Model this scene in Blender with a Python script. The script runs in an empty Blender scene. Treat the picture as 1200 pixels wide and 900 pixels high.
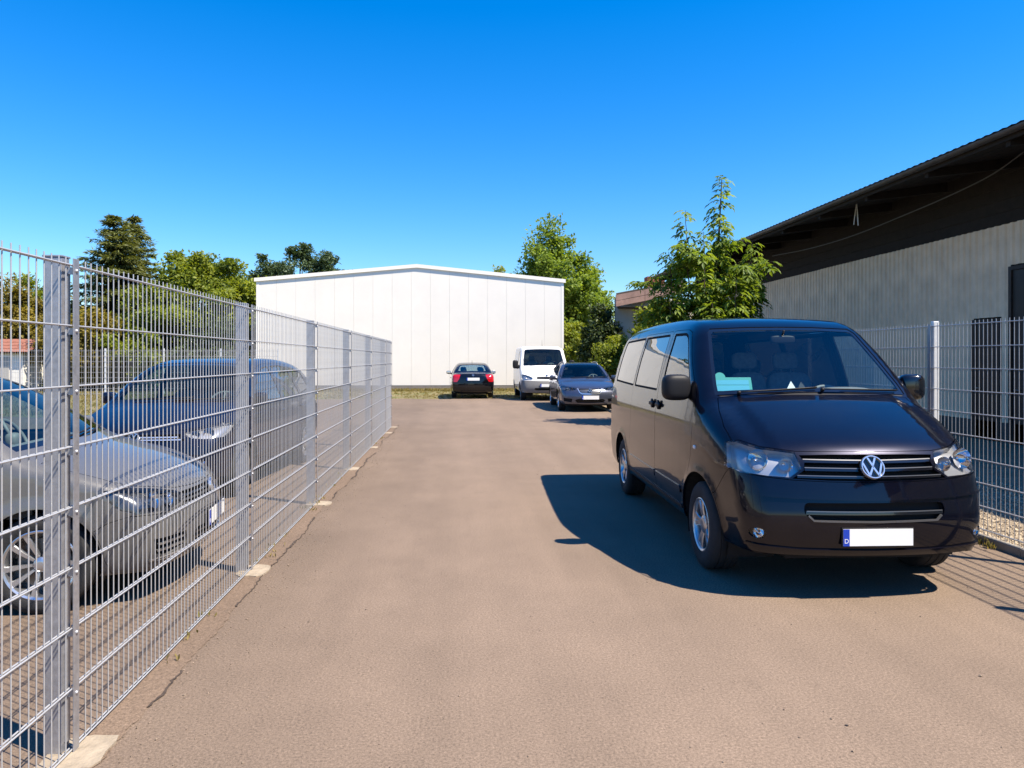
import bpy, bmesh, math, random
import numpy as np
from mathutils import Vector, Matrix, Euler
from mathutils.geometry import delaunay_2d_cdt

# ------------------------------------------------------------------ camera, sky, sun, exposure
scene = bpy.context.scene
COL = scene.collection
R = math.radians
CAM_H = 1.635          # metres above the asphalt
FOC = 832.0            # focal length in pixels of the 1200 px wide photograph
YAW = R(4.296)         # camera looks this much to the right of the fence direction (+Y)
cam_d = bpy.data.cameras.new('camera')
cam_d.sensor_width = 36.0
cam_d.lens = 36.0 * FOC / 1200.0
cam_d.shift_y = -30.0 / 1200.0
cam_d.clip_start = 0.05
cam_d.clip_end = 3000
cam = bpy.data.objects.new('camera', cam_d)
cam.location = (0, 0, CAM_H)
cam.rotation_euler = (R(90), 0, -YAW)
COL.objects.link(cam)
scene.camera = cam

SUN_EL, SUN_AZ = R(56.1), R(122.0)     # azimuth clockwise from +Y
world = bpy.data.worlds.new('World')
scene.world = world
world.use_nodes = True
wn = world.node_tree
wn.nodes.clear()
sky = wn.nodes.new('ShaderNodeTexSky')
sky.sky_type = 'NISHITA'
sky.sun_disc = False
sky.sun_elevation = SUN_EL
sky.sun_rotation = SUN_AZ
sky.altitude = 150
sky.air_density = 1.3
sky.dust_density = 0.3
sky.ozone_density = 3.0
tint = wn.nodes.new('ShaderNodeMix'); tint.data_type = 'RGBA'; tint.blend_type = 'MULTIPLY'
tint.inputs['Factor'].default_value = 1.0
tint.inputs['B'].default_value = (.74, .88, 1.14, 1)
hsv = wn.nodes.new('ShaderNodeHueSaturation')
hsv.inputs['Hue'].default_value = 0.5
hsv.inputs['Saturation'].default_value = 1.295
hsv.inputs['Value'].default_value = 1.0
bg = wn.nodes.new('ShaderNodeBackground')
bg.inputs['Strength'].default_value = 0.09
wo = wn.nodes.new('ShaderNodeOutputWorld')
wn.links.new(sky.outputs[0], tint.inputs['A'])
wn.links.new(tint.outputs['Result'], hsv.inputs['Color'])
wn.links.new(hsv.outputs[0], bg.inputs['Color'])
wn.links.new(bg.outputs[0], wo.inputs[0])

sun_d = bpy.data.lights.new('sun', 'SUN')
sun_d.energy = 5.0
sun_d.angle = R(0.53)
sun_d.color = (1.0, 0.90, 0.75)
sun = bpy.data.objects.new('sun', sun_d)
sun.rotation_euler = (R(90) - SUN_EL, 0, math.pi - SUN_AZ)
COL.objects.link(sun)

scene.render.engine = 'CYCLES'
scene.view_settings.view_transform = 'Standard'
scene.view_settings.look = 'None'
scene.view_settings.gamma = 1
scene.view_settings.exposure = 1.1
scene.view_settings.use_curve_mapping = False
try:
    scene.cycles.max_bounces = 8
    scene.cycles.transparent_max_bounces = 16
    scene.cycles.caustics_reflective = False
    scene.cycles.caustics_refractive = False
except Exception:
    pass

# ------------------------------------------------------------------ pixel <-> place
SY, CY = math.sin(YAW), math.cos(YAW)
def ray(px, py):
    """direction in the world of a pixel of the 1200x900 photograph"""
    a = (px - 600) / FOC; b = (420 - py) / FOC
    return np.array([SY + a * CY, CY - a * SY, b])
def ground(px, py, z=0.0):
    d = ray(px, py); t = (z - CAM_H) / d[2]
    return np.array([0, 0, CAM_H]) + d * t
def at_depth(px, py, zc):
    return np.array([0, 0, CAM_H]) + ray(px, py) * zc
def at_x(px, py, X):
    d = ray(px, py); t = X / d[0]
    return np.array([0, 0, CAM_H]) + d * t
def at_y(px, py, Y):
    d = ray(px, py); t = Y / d[1]
    return np.array([0, 0, CAM_H]) + d * t

# ------------------------------------------------------------------ materials
MATS = {}
def nodes_of(name):
    m = bpy.data.materials.new(name); m.use_nodes = True
    nt = m.node_tree; nt.nodes.clear()
    out = nt.nodes.new('ShaderNodeOutputMaterial')
    return m, nt, out
def pbr(name, col, rough=0.5, metal=0.0, coat=0.0, spec=0.5, noise=0.0, nscale=8.0, bump=0.0, bscale=60.0, emis=None):
    """Principled material; optional noise variation of the colour and fine bump"""
    if name in MATS: return MATS[name]
    m, nt, out = nodes_of(name)
    b = nt.nodes.new('ShaderNodeBsdfPrincipled')
    b.inputs['Base Color'].default_value = (*col, 1)
    b.inputs['Roughness'].default_value = rough
    b.inputs['Metallic'].default_value = metal
    b.inputs['Coat Weight'].default_value = coat
    b.inputs['Coat Roughness'].default_value = 0.03
    b.inputs['Specular IOR Level'].default_value = spec
    nt.links.new(b.outputs[0], out.inputs[0])
    tc = nt.nodes.new('ShaderNodeTexCoord')
    if noise:
        n = nt.nodes.new('ShaderNodeTexNoise'); n.inputs['Scale'].default_value = nscale
        n.inputs['Detail'].default_value = 6; n.inputs['Roughness'].default_value = 0.65
        mr = nt.nodes.new('ShaderNodeMapRange')
        mr.inputs['From Min'].default_value = 0.3; mr.inputs['From Max'].default_value = 0.7
        mr.inputs['To Min'].default_value = 1 - noise; mr.inputs['To Max'].default_value = 1 + noise
        mx = nt.nodes.new('ShaderNodeVectorMath'); mx.operation = 'SCALE'
        mx.inputs[0].default_value = col
        nt.links.new(tc.outputs['Object'], n.inputs['Vector'])
        nt.links.new(n.outputs['Fac'], mr.inputs['Value'])
        nt.links.new(mr.outputs[0], mx.inputs['Scale'])
        nt.links.new(mx.outputs[0], b.inputs['Base Color'])
    if bump:
        n2 = nt.nodes.new('ShaderNodeTexNoise'); n2.inputs['Scale'].default_value = bscale
        n2.inputs['Detail'].default_value = 4
        bp = nt.nodes.new('ShaderNodeBump'); bp.inputs['Strength'].default_value = bump; bp.inputs['Distance'].default_value = 0.01
        nt.links.new(tc.outputs['Object'], n2.inputs['Vector'])
        nt.links.new(n2.outputs['Fac'], bp.inputs['Height'])
        nt.links.new(bp.outputs[0], b.inputs['Normal'])
    MATS[name] = m
    return m
def glass(name, tint, refl=1.0, rough=0.0, graze=1.1):
    """thin pane: tinted see-through plus Fresnel reflection"""
    if name in MATS: return MATS[name]
    m, nt, out = nodes_of(name)
    tr = nt.nodes.new('ShaderNodeBsdfTransparent'); tr.inputs[0].default_value = (*tint, 1)
    gl = nt.nodes.new('ShaderNodeBsdfGlossy'); gl.inputs['Roughness'].default_value = rough
    gl.inputs[0].default_value = (1, 1, 1, 1)
    fr = nt.nodes.new('ShaderNodeLayerWeight'); fr.inputs['Blend'].default_value = .5
    pw = nt.nodes.new('ShaderNodeMath'); pw.operation = 'POWER'; pw.inputs[1].default_value = 4.2
    mu = nt.nodes.new('ShaderNodeMath'); mu.operation = 'MULTIPLY_ADD'; mu.inputs[1].default_value = graze; mu.inputs[2].default_value = .07 * refl
    mu.use_clamp = True   # both faces of the pane, same from inside and outside
    mx = nt.nodes.new('ShaderNodeMixShader')
    nt.links.new(fr.outputs['Facing'], pw.inputs[0]); nt.links.new(pw.outputs[0], mu.inputs[0]); nt.links.new(mu.outputs[0], mx.inputs[0])
    nt.links.new(tr.outputs[0], mx.inputs[1]); nt.links.new(gl.outputs[0], mx.inputs[2])
    nt.links.new(mx.outputs[0], out.inputs[0])
    MATS[name] = m
    return m
def paint(name, col, flake=0.35, rough=0.35, metal=0.5, dust=0.06, coat=.9):
    """metallic car paint under clear coat with a little road dust that collects low on the body"""
    if name in MATS: return MATS[name]
    m, nt, out = nodes_of(name)
    b = nt.nodes.new('ShaderNodeBsdfPrincipled')
    b.inputs['Metallic'].default_value = metal
    b.inputs['Roughness'].default_value = rough
    b.inputs['Coat Weight'].default_value = coat
    b.inputs['Specular IOR Level'].default_value = 0.08
    b.inputs['Coat Roughness'].default_value = 0.025
    tc = nt.nodes.new('ShaderNodeTexCoord')
    vo = nt.nodes.new('ShaderNodeTexNoise'); vo.inputs['Scale'].default_value = 900; vo.inputs['Detail'].default_value = 1
    mr = nt.nodes.new('ShaderNodeMapRange'); mr.inputs['From Min'].default_value = .35; mr.inputs['From Max'].default_value = .65
    mr.inputs['To Min'].default_value = 1 - flake; mr.inputs['To Max'].default_value = 1 + flake
    sc = nt.nodes.new('ShaderNodeVectorMath'); sc.operation = 'SCALE'; sc.inputs[0].default_value = col
    nt.links.new(tc.outputs['Object'], vo.inputs['Vector']); nt.links.new(vo.outputs['Fac'], mr.inputs['Value'])
    nt.links.new(mr.outputs[0], sc.inputs['Scale'])
    # dust: soft blotches
    dn = nt.nodes.new('ShaderNodeTexNoise'); dn.inputs['Scale'].default_value = 3.5; dn.inputs['Detail'].default_value = 8
    dn.inputs['Roughness'].default_value = .7
    nt.links.new(tc.outputs['Object'], dn.inputs['Vector'])
    dr = nt.nodes.new('ShaderNodeMapRange'); dr.inputs['From Min'].default_value = .4; dr.inputs['From Max'].default_value = .8
    dr.inputs['To Max'].default_value = dust
    nt.links.new(dn.outputs['Fac'], dr.inputs['Value'])
    mix = nt.nodes.new('ShaderNodeMix'); mix.data_type = 'RGBA'
    mix.inputs['B'].default_value = (.32, .27, .22, 1)
    nt.links.new(dr.outputs[0], mix.inputs['Factor']); nt.links.new(sc.outputs[0], mix.inputs['A'])
    nt.links.new(mix.outputs['Result'], b.inputs['Base Color'])
    cr = nt.nodes.new('ShaderNodeMapRange'); cr.inputs['From Max'].default_value = max(dust, .001)
    cr.inputs['To Min'].default_value = .015; cr.inputs['To Max'].default_value = .07
    nt.links.new(dr.outputs[0], cr.inputs['Value']); nt.links.new(cr.outputs[0], b.inputs['Coat Roughness'])
    nt.links.new(b.outputs[0], out.inputs[0])
    MATS[name] = m
    return m

# ------------------------------------------------------------------ objects
def link(o, parent=None):
    COL.objects.link(o)
    if parent is not None: o.parent = parent
    return o
def mesh_obj(name, verts, faces, mat, parent=None, smooth=None, normals=None):
    me = bpy.data.meshes.new(name)
    me.from_pydata([tuple(map(float, v)) for v in verts], [], [tuple(int(i) for i in f) for f in faces])
    if isinstance(mat, (list, tuple)):
        for m in mat: me.materials.append(m)
    elif mat is not None: me.materials.append(mat)
    if smooth is not None:
        me.polygons.foreach_set('use_smooth', [True] * len(me.polygons))
        if smooth < 3.2: me.set_sharp_from_angle(angle=smooth)
    if normals is not None:
        me.polygons.foreach_set('use_smooth', [True] * len(me.polygons))
        me.normals_split_custom_set_from_vertices([tuple(map(float, n)) for n in normals])
    me.update()
    return link(bpy.data.objects.new(name, me), parent)
def empty(name, loc=(0, 0, 0), rz=0.0, parent=None):
    o = bpy.data.objects.new(name, None); o.empty_display_size = 0.2
    o.location = [float(c) for c in loc]; o.rotation_euler = (0, 0, rz)
    return link(o, parent)
def tag(o, label=None, cat=None, group=None, kind=None):
    if label: o['label'] = label
    if cat: o['category'] = cat
    if group: o['group'] = group
    if kind: o['kind'] = kind
    return o

class MB:
    """collects simple solids into one mesh"""
    def __init__(s): s.v = []; s.f = []; s.m = []; s.cur = 0
    def add(s, vs, fs):
        k = len(s.v); s.v += [tuple(map(float, v)) for v in vs]; s.f += [tuple(int(i) + k for i in f) for f in fs]; s.m += [s.cur] * len(fs); return s
    def box(s, x0, x1, y0, y1, z0, z1):
        return s.add([(x0,y0,z0),(x1,y0,z0),(x1,y1,z0),(x0,y1,z0),(x0,y0,z1),(x1,y0,z1),(x1,y1,z1),(x0,y1,z1)],
                     [(0,3,2,1),(4,5,6,7),(0,1,5,4),(1,2,6,5),(2,3,7,6),(3,0,4,7)])
    def bbox(s, x0, x1, y0, y1, z0, z1, b=0.01):
        """box with chamfered edges (rounded look)"""
        bm = bmesh.new()
        bmesh.ops.create_cube(bm, size=1)
        bmesh.ops.scale(bm, vec=(x1-x0, y1-y0, z1-z0), verts=bm.verts)
        bmesh.ops.translate(bm, vec=((x0+x1)/2, (y0+y1)/2, (z0+z1)/2), verts=bm.verts)
        bmesh.ops.bevel(bm, geom=list(bm.edges), offset=b, segments=2, affect='EDGES', profile=.5)
        bm.verts.index_update()
        s.add([v.co[:] for v in bm.verts], [[v.index for v in f.verts] for f in bm.faces]); bm.free()
        return s
    def tube(s, pts, r, n=8, cap=True):
        pts = [np.array(p, float) for p in pts]
        rs = r if isinstance(r, (list, tuple, np.ndarray)) else [r] * len(pts)
        vs = []; fs = []
        up = None
        for i, p in enumerate(pts):
            t = pts[min(i+1, len(pts)-1)] - pts[max(i-1, 0)]
            t = t / (np.linalg.norm(t) + 1e-12)
            if up is None:
                up = np.array([0, 0, 1.0]) if abs(t[2]) < .9 else np.array([1.0, 0, 0])
            a = np.cross(t, up); a /= np.linalg.norm(a) + 1e-12
            b = np.cross(a, t); up = b
            for k in range(n):
                q = 2 * math.pi * k / n
                vs.append(p + rs[i] * (math.cos(q) * a + math.sin(q) * b))
        for i in range(len(pts) - 1):
            for k in range(n):
                k2 = (k + 1) % n
                fs.append((i*n+k, i*n+k2, (i+1)*n+k2, (i+1)*n+k))
        if cap:
            fs.append(tuple(range(n - 1, -1, -1))); fs.append(tuple((len(pts)-1)*n + k for k in range(n)))
        return s.add(vs, fs)
    def lathe(s, prof, n=32, axis='y', c=(0, 0, 0), closed=False):
        """prof: list of (radius, offset along axis)"""
        vs = []; fs = []
        for (r, h) in prof:
            for k in range(n):
                q = 2 * math.pi * k / n
                a, b = r * math.cos(q), r * math.sin(q)
                p = {'y': (a, h, b), 'x': (h, a, b), 'z': (a, b, h)}[axis]
                vs.append((p[0]+c[0], p[1]+c[1], p[2]+c[2]))
        m = len(prof)
        for i in range(m - 1 + (1 if closed else 0)):
            j = (i + 1) % m
            for k in range(n):
                k2 = (k + 1) % n
                fs.append((i*n+k, j*n+k, j*n+k2, i*n+k2))
        return s.add(vs, fs)
    def prism(s, poly, h0, h1, axis='z'):
        """extrude a 2D polygon"""
        n = len(poly); vs = []
        for h in (h0, h1):
            for (a, b) in poly:
                vs.append({'z': (a, b, h), 'y': (a, h, b), 'x': (h, a, b)}[axis])
        fs = [tuple(range(n - 1, -1, -1)), tuple(range(n, 2*n))]
        for k in range(n):
            k2 = (k + 1) % n
            fs.append((k, k2, n + k2, n + k))
        return s.add(vs, fs)
    def build(s, name, mat, parent=None, smooth=None):
        o = mesh_obj(name, s.v, s.f, mat, parent, smooth)
        if any(s.m): o.data.polygons.foreach_set('material_index', s.m)
        bm = bmesh.new(); bm.from_mesh(o.data); bmesh.ops.recalc_face_normals(bm, faces=bm.faces); bm.to_mesh(o.data); bm.free()
        if smooth is not None and smooth < 3.2: o.data.set_sharp_from_angle(angle=smooth)
        return o
# ------------------------------------------------------------------ vehicle bodies: a smooth solid from which every panel is cut
def catmull(pts, sub=8, closed=False):
    P = np.array(pts, float); n = len(P); out = []
    for i in range(n if closed else n - 1):
        if closed: p0, p1, p2, p3 = P[(i-1) % n], P[i], P[(i+1) % n], P[(i+2) % n]
        else: p0, p1, p2, p3 = P[max(i-1, 0)], P[i], P[i+1], P[min(i+2, n-1)]
        d0, d1, d2 = [max(np.linalg.norm(b - a), 1e-6) ** .5 for a, b in ((p0, p1), (p1, p2), (p2, p3))]
        m1 = (p2 - p1) if np.allclose(p0, p1) else (p1-p0)/d0 - (p2-p0)/(d0+d1) + (p2-p1)/d1
        m2 = (p2 - p1) if np.allclose(p2, p3) else (p2-p1)/d1 - (p3-p1)/(d1+d2) + (p3-p2)/d2
        if not np.allclose(p0, p1): m1 = m1 * d1
        if not np.allclose(p2, p3): m2 = m2 * d1
        for k in range(sub):
            t = k / sub; t2 = t*t; t3 = t2*t
            out.append((2*t3-3*t2+1)*p1 + (t3-2*t2+t)*m1 + (-2*t3+3*t2)*p2 + (t3-t2)*m2)
    if not closed: out.append(P[-1])
    return np.array(out)
def inpoly(P, poly):
    P = np.asarray(P); x, y = P[:, 0], P[:, 1]
    ins = np.zeros(len(P), bool)
    a = np.asarray(poly); b = np.roll(a, -1, 0)
    for (x0, y0), (x1, y1) in zip(a, b):
        if y0 == y1: continue
        c = (y0 > y) != (y1 > y)
        ins ^= c & (x < (x1-x0) * (y-y0) / (y1-y0) + x0)
    return ins
def densify(pts, step, closed=True):
    P = [np.array(p, float) for p in pts]; out = []
    for i in range(len(P) if closed else len(P) - 1):
        a, b = P[i], P[(i+1) % len(P)]
        k = max(1, int(math.ceil(np.linalg.norm(b - a) / step)))
        out += [a + (b - a) * j / k for j in range(k)]
    if not closed: out.append(P[-1])
    return np.array(out)
def rounded(pts, r, n=4):
    """polygon with rounded corners; r one number or one per corner"""
    P = [np.array(p, float) for p in pts]; N = len(P); out = []
    for i in range(N):
        ri = r[i] if isinstance(r, (list, tuple)) else r
        a, b, c = P[i-1], P[i], P[(i+1) % N]
        u = a - b; v = c - b; lu, lv = np.linalg.norm(u), np.linalg.norm(v)
        d = min(ri, lu * .45, lv * .45)
        if d < 1e-4: out.append(b); continue
        p, q = b + u / lu * d, b + v / lv * d
        for k in range(n + 1):
            t = k / n
            out.append((1-t)**2 * p + 2*t*(1-t) * b + t*t * q)
    return out
def inset(poly, d):
    """move a closed 2D polygon inwards by d (negative grows it)"""
    P = np.asarray(poly, float); n = len(P)
    area = .5 * np.sum(P[:, 0]*np.roll(P[:, 1], -1) - np.roll(P[:, 0], -1)*P[:, 1])
    s = 1.0 if area > 0 else -1.0
    e = np.roll(P, -1, 0) - P; e /= np.linalg.norm(e, axis=1)[:, None] + 1e-12
    nrm = np.stack([-e[:, 1], e[:, 0]], 1) * s
    bis = nrm + np.roll(nrm, 1, 0); l = np.linalg.norm(bis, axis=1)[:, None]
    bis = bis / np.maximum(l, .3)
    c = np.clip(np.sum(bis * nrm, 1), .5, 1)[:, None]
    return P + bis * d / c

class Body:
    def __init__(s, L, prof, wz, taper=(), bow=(.12, .06), crown=.04, fil=.12, flare=(), sph=None, res=.02, bowp=2.0, shoulder=None):
        s.L = L; s.bow = bow; s.shoulder = shoulder; s.crown = crown; s.bowp = bowp
        pp = catmull(prof, 6, True)
        s.res = res; s.x0 = -.4; s.z0 = -.3
        H = pp[:, 1].max(); s.H = H
        nx = int((L + .8) / res) + 2; nz = int((H + .6) / res) + 2
        gx = s.x0 + np.arange(nx) * res; gz = s.z0 + np.arange(nz) * res
        X, Z = np.meshgrid(gx, gz, indexing='ij'); Q = np.stack([X.ravel(), Z.ravel()], 1)
        d = np.full(len(Q), 1e9)
        for a, b in zip(pp, np.roll(pp, -1, 0)):
            ab = b - a; l2 = ab @ ab
            if l2 < 1e-10: continue
            t = np.clip(((Q - a) @ ab) / l2, 0, 1)
            w = Q - a - t[:, None] * ab
            d = np.minimum(d, w[:, 0]**2 + w[:, 1]**2)
        d = np.sqrt(d); d[inpoly(Q, pp)] *= -1
        s.g = d.reshape(nx, nz)
        wz = np.array(wz, float); wd = catmull(wz, 12); s.wz = wd[np.argsort(wd[:, 0])]
        s.wmax = wz[:, 1].max()
        s.tp = catmull(np.array(taper, float), 10) if len(taper) else None
        s.fil = np.array(fil if hasattr(fil, '__len__') else [(0, fil)], float)   # (z, radius)
        s.flare = flare
        s.sph = sph
    def side(s, x, z, cubic=False):
        u = np.clip((x - s.x0) / s.res, 1, s.g.shape[0] - 3.001); v = np.clip((z - s.z0) / s.res, 1, s.g.shape[1] - 3.001)
        i = u.astype(int); j = v.astype(int); fu = u - i; fv = v - j
        if not cubic:
            g = s.g
            return (g[i, j]*(1-fu)*(1-fv) + g[i+1, j]*fu*(1-fv) + g[i, j+1]*(1-fu)*fv + g[i+1, j+1]*fu*fv)
        def w(t): return ((1-t)**3/6, (3*t**3-6*t**2+4)/6, (-3*t**3+3*t**2+3*t+1)/6, t**3/6)
        wu, wv = w(fu), w(fv); r = 0
        for a in range(4):
            for b in range(4):
                r = r + wu[a] * wv[b] * s.g[i+a-1, j+b-1]
        return r
    def W(s, x, z):
        w = np.interp(z, s.wz[:, 0], s.wz[:, 1])
        if s.tp is not None: w = w - np.interp(x, s.tp[:, 0], s.tp[:, 1])
        for (fx, fz, fr, amt, wd) in s.flare:
            q = np.hypot(x - fx, z - fz)
            w = w + amt * np.exp(-((q - fr) / wd) ** 2) * (q > fr - .1)
        return w
    def F(s, P, cubic=False):
        x, y, z = P[..., 0], np.abs(P[..., 1]), P[..., 2]
        q = np.minimum(y / s.wmax, 1.2); qb = q ** s.bowp
        L = s.L
        k = np.clip(x / L, 0, 1)
        bx = s.bow[0] * np.clip(1 - k * 2.2, 0, 1) * qb - s.bow[1] * np.clip((k - .55) * 2.2, 0, 1) * qb
        zc = z + s.crown * q * q * np.clip((z - .5) * 2.5, 0, 1)
        if s.shoulder is not None:      # the bonnet steps down to the wings at its sides
            y0, y1, dep, x0, x1 = s.shoulder
            t = np.clip((y - y0 - (x - x0) * .06) / (y1 - y0), 0, 1); t = t*t*(3 - 2*t)
            fx = np.clip((x - x0) / .12, 0, 1) * np.clip((x1 - x) / .25, 0, 1)
            zc = zc + dep * t * fx
        d1 = s.side(x - bx, zc, cubic)
        d2 = y - s.W(x, z)
        r = np.interp(z, s.fil[:, 0], s.fil[:, 1])
        a = d1 + r; b = d2 + r
        return np.minimum(np.maximum(a, b), 0) + np.sqrt(np.maximum(a, 0)**2 + np.maximum(b, 0)**2) - r
    def normal(s, P, h=.006):
        g = []
        for k in range(3):
            e = np.zeros(3); e[k] = h
            g.append(s.F(P + e, True) - s.F(P - e, True))
        g = np.stack(g, -1)
        return g / (np.linalg.norm(g, axis=-1, keepdims=True) + 1e-12)
    def cast(s, O, D, tmax, outward=True, n=48):
        """first crossing of the surface along rays O + t D"""
        O = np.asarray(O, float); D = np.asarray(D, float)
        ts = np.linspace(0, tmax, n); prev = np.zeros(len(O)); hit = np.full(len(O), -1.0)
        lo = np.zeros(len(O)); hi = np.full(len(O), tmax); done = np.zeros(len(O), bool)
        for k in range(1, n):
            v = s.F(O + D * ts[k])
            c = ((v > 0) if outward else (v < 0)) & ~done
            lo[c] = ts[k-1]; hi[c] = ts[k]; done |= c
            if done.all(): break
        for _ in range(16):
            m = (lo + hi) / 2; v = s.F(O + D * m[:, None])
            c = (v > 0) if outward else (v < 0)
            hi = np.where(c, m, hi); lo = np.where(c, lo, m)
        return O + D * ((lo + hi) / 2)[:, None], done
    # ---- projections: 2D -> surface and back
    def fwd(s, proj, q):
        q = np.asarray(q, float); n = len(q); z0 = np.zeros(n); o1 = np.ones(n)
        kind = proj[0]
        if kind == 'side':
            O = np.stack([q[:, 0], z0, q[:, 1]], 1); D = np.tile([0, proj[1], 0.0], (n, 1)); tm = 1.3
        elif kind == 'top':
            O = np.stack([q[:, 0], q[:, 1], z0 + proj[1]], 1); D = np.tile([0, 0, 1.0], (n, 1)); tm = s.H + .2 - proj[1]
        elif kind == 'front':
            O = np.stack([z0 + proj[1], q[:, 0], q[:, 1]], 1); D = np.tile([-1.0, 0, 0], (n, 1)); tm = proj[1] + .2
        elif kind == 'rear':
            O = np.stack([z0 + proj[1], q[:, 0], q[:, 1]], 1); D = np.tile([1.0, 0, 0], (n, 1)); tm = s.L + .2 - proj[1]
        elif kind == 'polar':
            ph = q[:, 1] / .9
            O = np.stack([q[:, 0], z0, z0 + proj[1]], 1); D = np.stack([z0, np.sin(ph), np.cos(ph)], 1); tm = 2.0
        elif kind in ('nose', 'tail'):
            xc, zc = proj[1], proj[2]; th = q[:, 0] / .9; el = q[:, 1] / .9; sg = -1 if kind == 'nose' else 1
            O = np.tile([xc, 0, zc], (n, 1)); D = np.stack([sg*np.cos(th)*np.cos(el), np.sin(th)*np.cos(el), np.sin(el)], 1); tm = 2.2
        return s.cast(O, D, tm)[0]
    def inv(s, proj, P):
        P = np.asarray(P, float); kind = proj[0]
        if kind == 'side': return P[:, [0, 2]]
        if kind == 'top': return P[:, [0, 1]]
        if kind in ('front', 'rear'): return P[:, [1, 2]]
        if kind == 'polar': return np.stack([P[:, 0], .9 * np.arctan2(P[:, 1], P[:, 2] - proj[1])], 1)
        xc, zc = proj[1], proj[2]; sg = -1 if kind == 'nose' else 1
        dx = sg * (P[:, 0] - xc); hy = np.hypot(dx, P[:, 1])
        return np.stack([.9 * np.arctan2(P[:, 1], dx), .9 * np.arctan2(P[:, 2] - zc, hy)], 1)
    def loop(s, proj, pts, step=.04, closed=True):
        return s.fwd(proj, densify(pts, step, closed))
    # ---- meshing
    def tri(s, proj, outer, holes, res, shrink=0.0, grow=0.0):
        """outer, holes: 3D loops. returns 2D points and triangles"""
        o2 = s.inv(proj, outer)
        if shrink: o2 = inset(o2, shrink)
        h2 = []
        for h in holes:
            q = s.inv(proj, h)
            h2.append(inset(q, -grow) if grow else q)
        lo, hi = o2.min(0), o2.max(0)
        nx = int((hi[0]-lo[0]) / res) + 2; ny = int((hi[1]-lo[1]) / (res*.87)) + 2
        G = np.array([(lo[0] + (i + .5*(j % 2)) * res + 1e-4, lo[1] + j * res * .87 + 1e-4) for i in range(nx) for j in range(ny)])
        keep = inpoly(G, inset(o2, res * .35))
        for q in h2:
            if keep.any(): keep[keep] &= ~inpoly(G[keep], inset(q, -res * .35))
        G = G[keep]
        pts = [Vector(p) for p in o2]; edges = [(i, (i+1) % len(o2)) for i in range(len(o2))]
        for q in h2:
            k = len(pts); pts += [Vector(p) for p in q]; edges += [(k+i, k+(i+1) % len(q)) for i in range(len(q))]
        pts += [Vector(p) for p in G]
        V, E, Fc, *_ = delaunay_2d_cdt(pts, edges, [], 0, 1e-5)
        V = np.array([v[:] for v in V]); T = np.array([f for f in Fc if len(f) == 3], int)
        C = V[T].mean(1); ok = inpoly(C, o2)
        for q in h2: ok &= ~inpoly(C, q)
        T = T[ok]
        used = np.unique(T); re = -np.ones(len(V), int); re[used] = np.arange(len(used))
        return V[used], re[T]
    def patch(s, proj, outer, holes=(), res=.05, off=0.0, thick=.015, shrink=0.0, grow=0.0, acc=None):
        """returns (verts, faces, normals) of a panel lying on the body"""
        V2, T = s.tri(proj, outer, holes, res, shrink, grow)
        P = s.fwd(proj, V2); N = s.normal(P)
        P = P + N * off
        # orient triangles outwards
        fn = np.cross(P[T[:, 1]] - P[T[:, 0]], P[T[:, 2]] - P[T[:, 0]])
        flip = np.sum(fn * N[T[:, 0]], 1) < 0
        T[flip] = T[flip][:, ::-1]
        vs, fs, ns = acc if acc is not None else ([], [], [])
        k = len(vs)
        vs += list(P); ns += list(N); fs += [tuple(t + k) for t in T]
        if thick:
            from collections import Counter
            dirs = {}
            for t in T:
                for a, b in ((t[0], t[1]), (t[1], t[2]), (t[2], t[0])):
                    if (b, a) in dirs: del dirs[(b, a)]
                    else: dirs[(a, b)] = 1
            new = {}
            for (a, b) in dirs:
                for q in (a, b):
                    if q not in new:
                        new[q] = len(vs)
                        vs.append(P[q]); ns.append((0, 0, 0)); vs.append(P[q] - N[q] * thick); ns.append((0, 0, 0))
                fs.append((new[b], new[a], new[a] + 1, new[b] + 1))
        return vs, fs, ns

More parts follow.
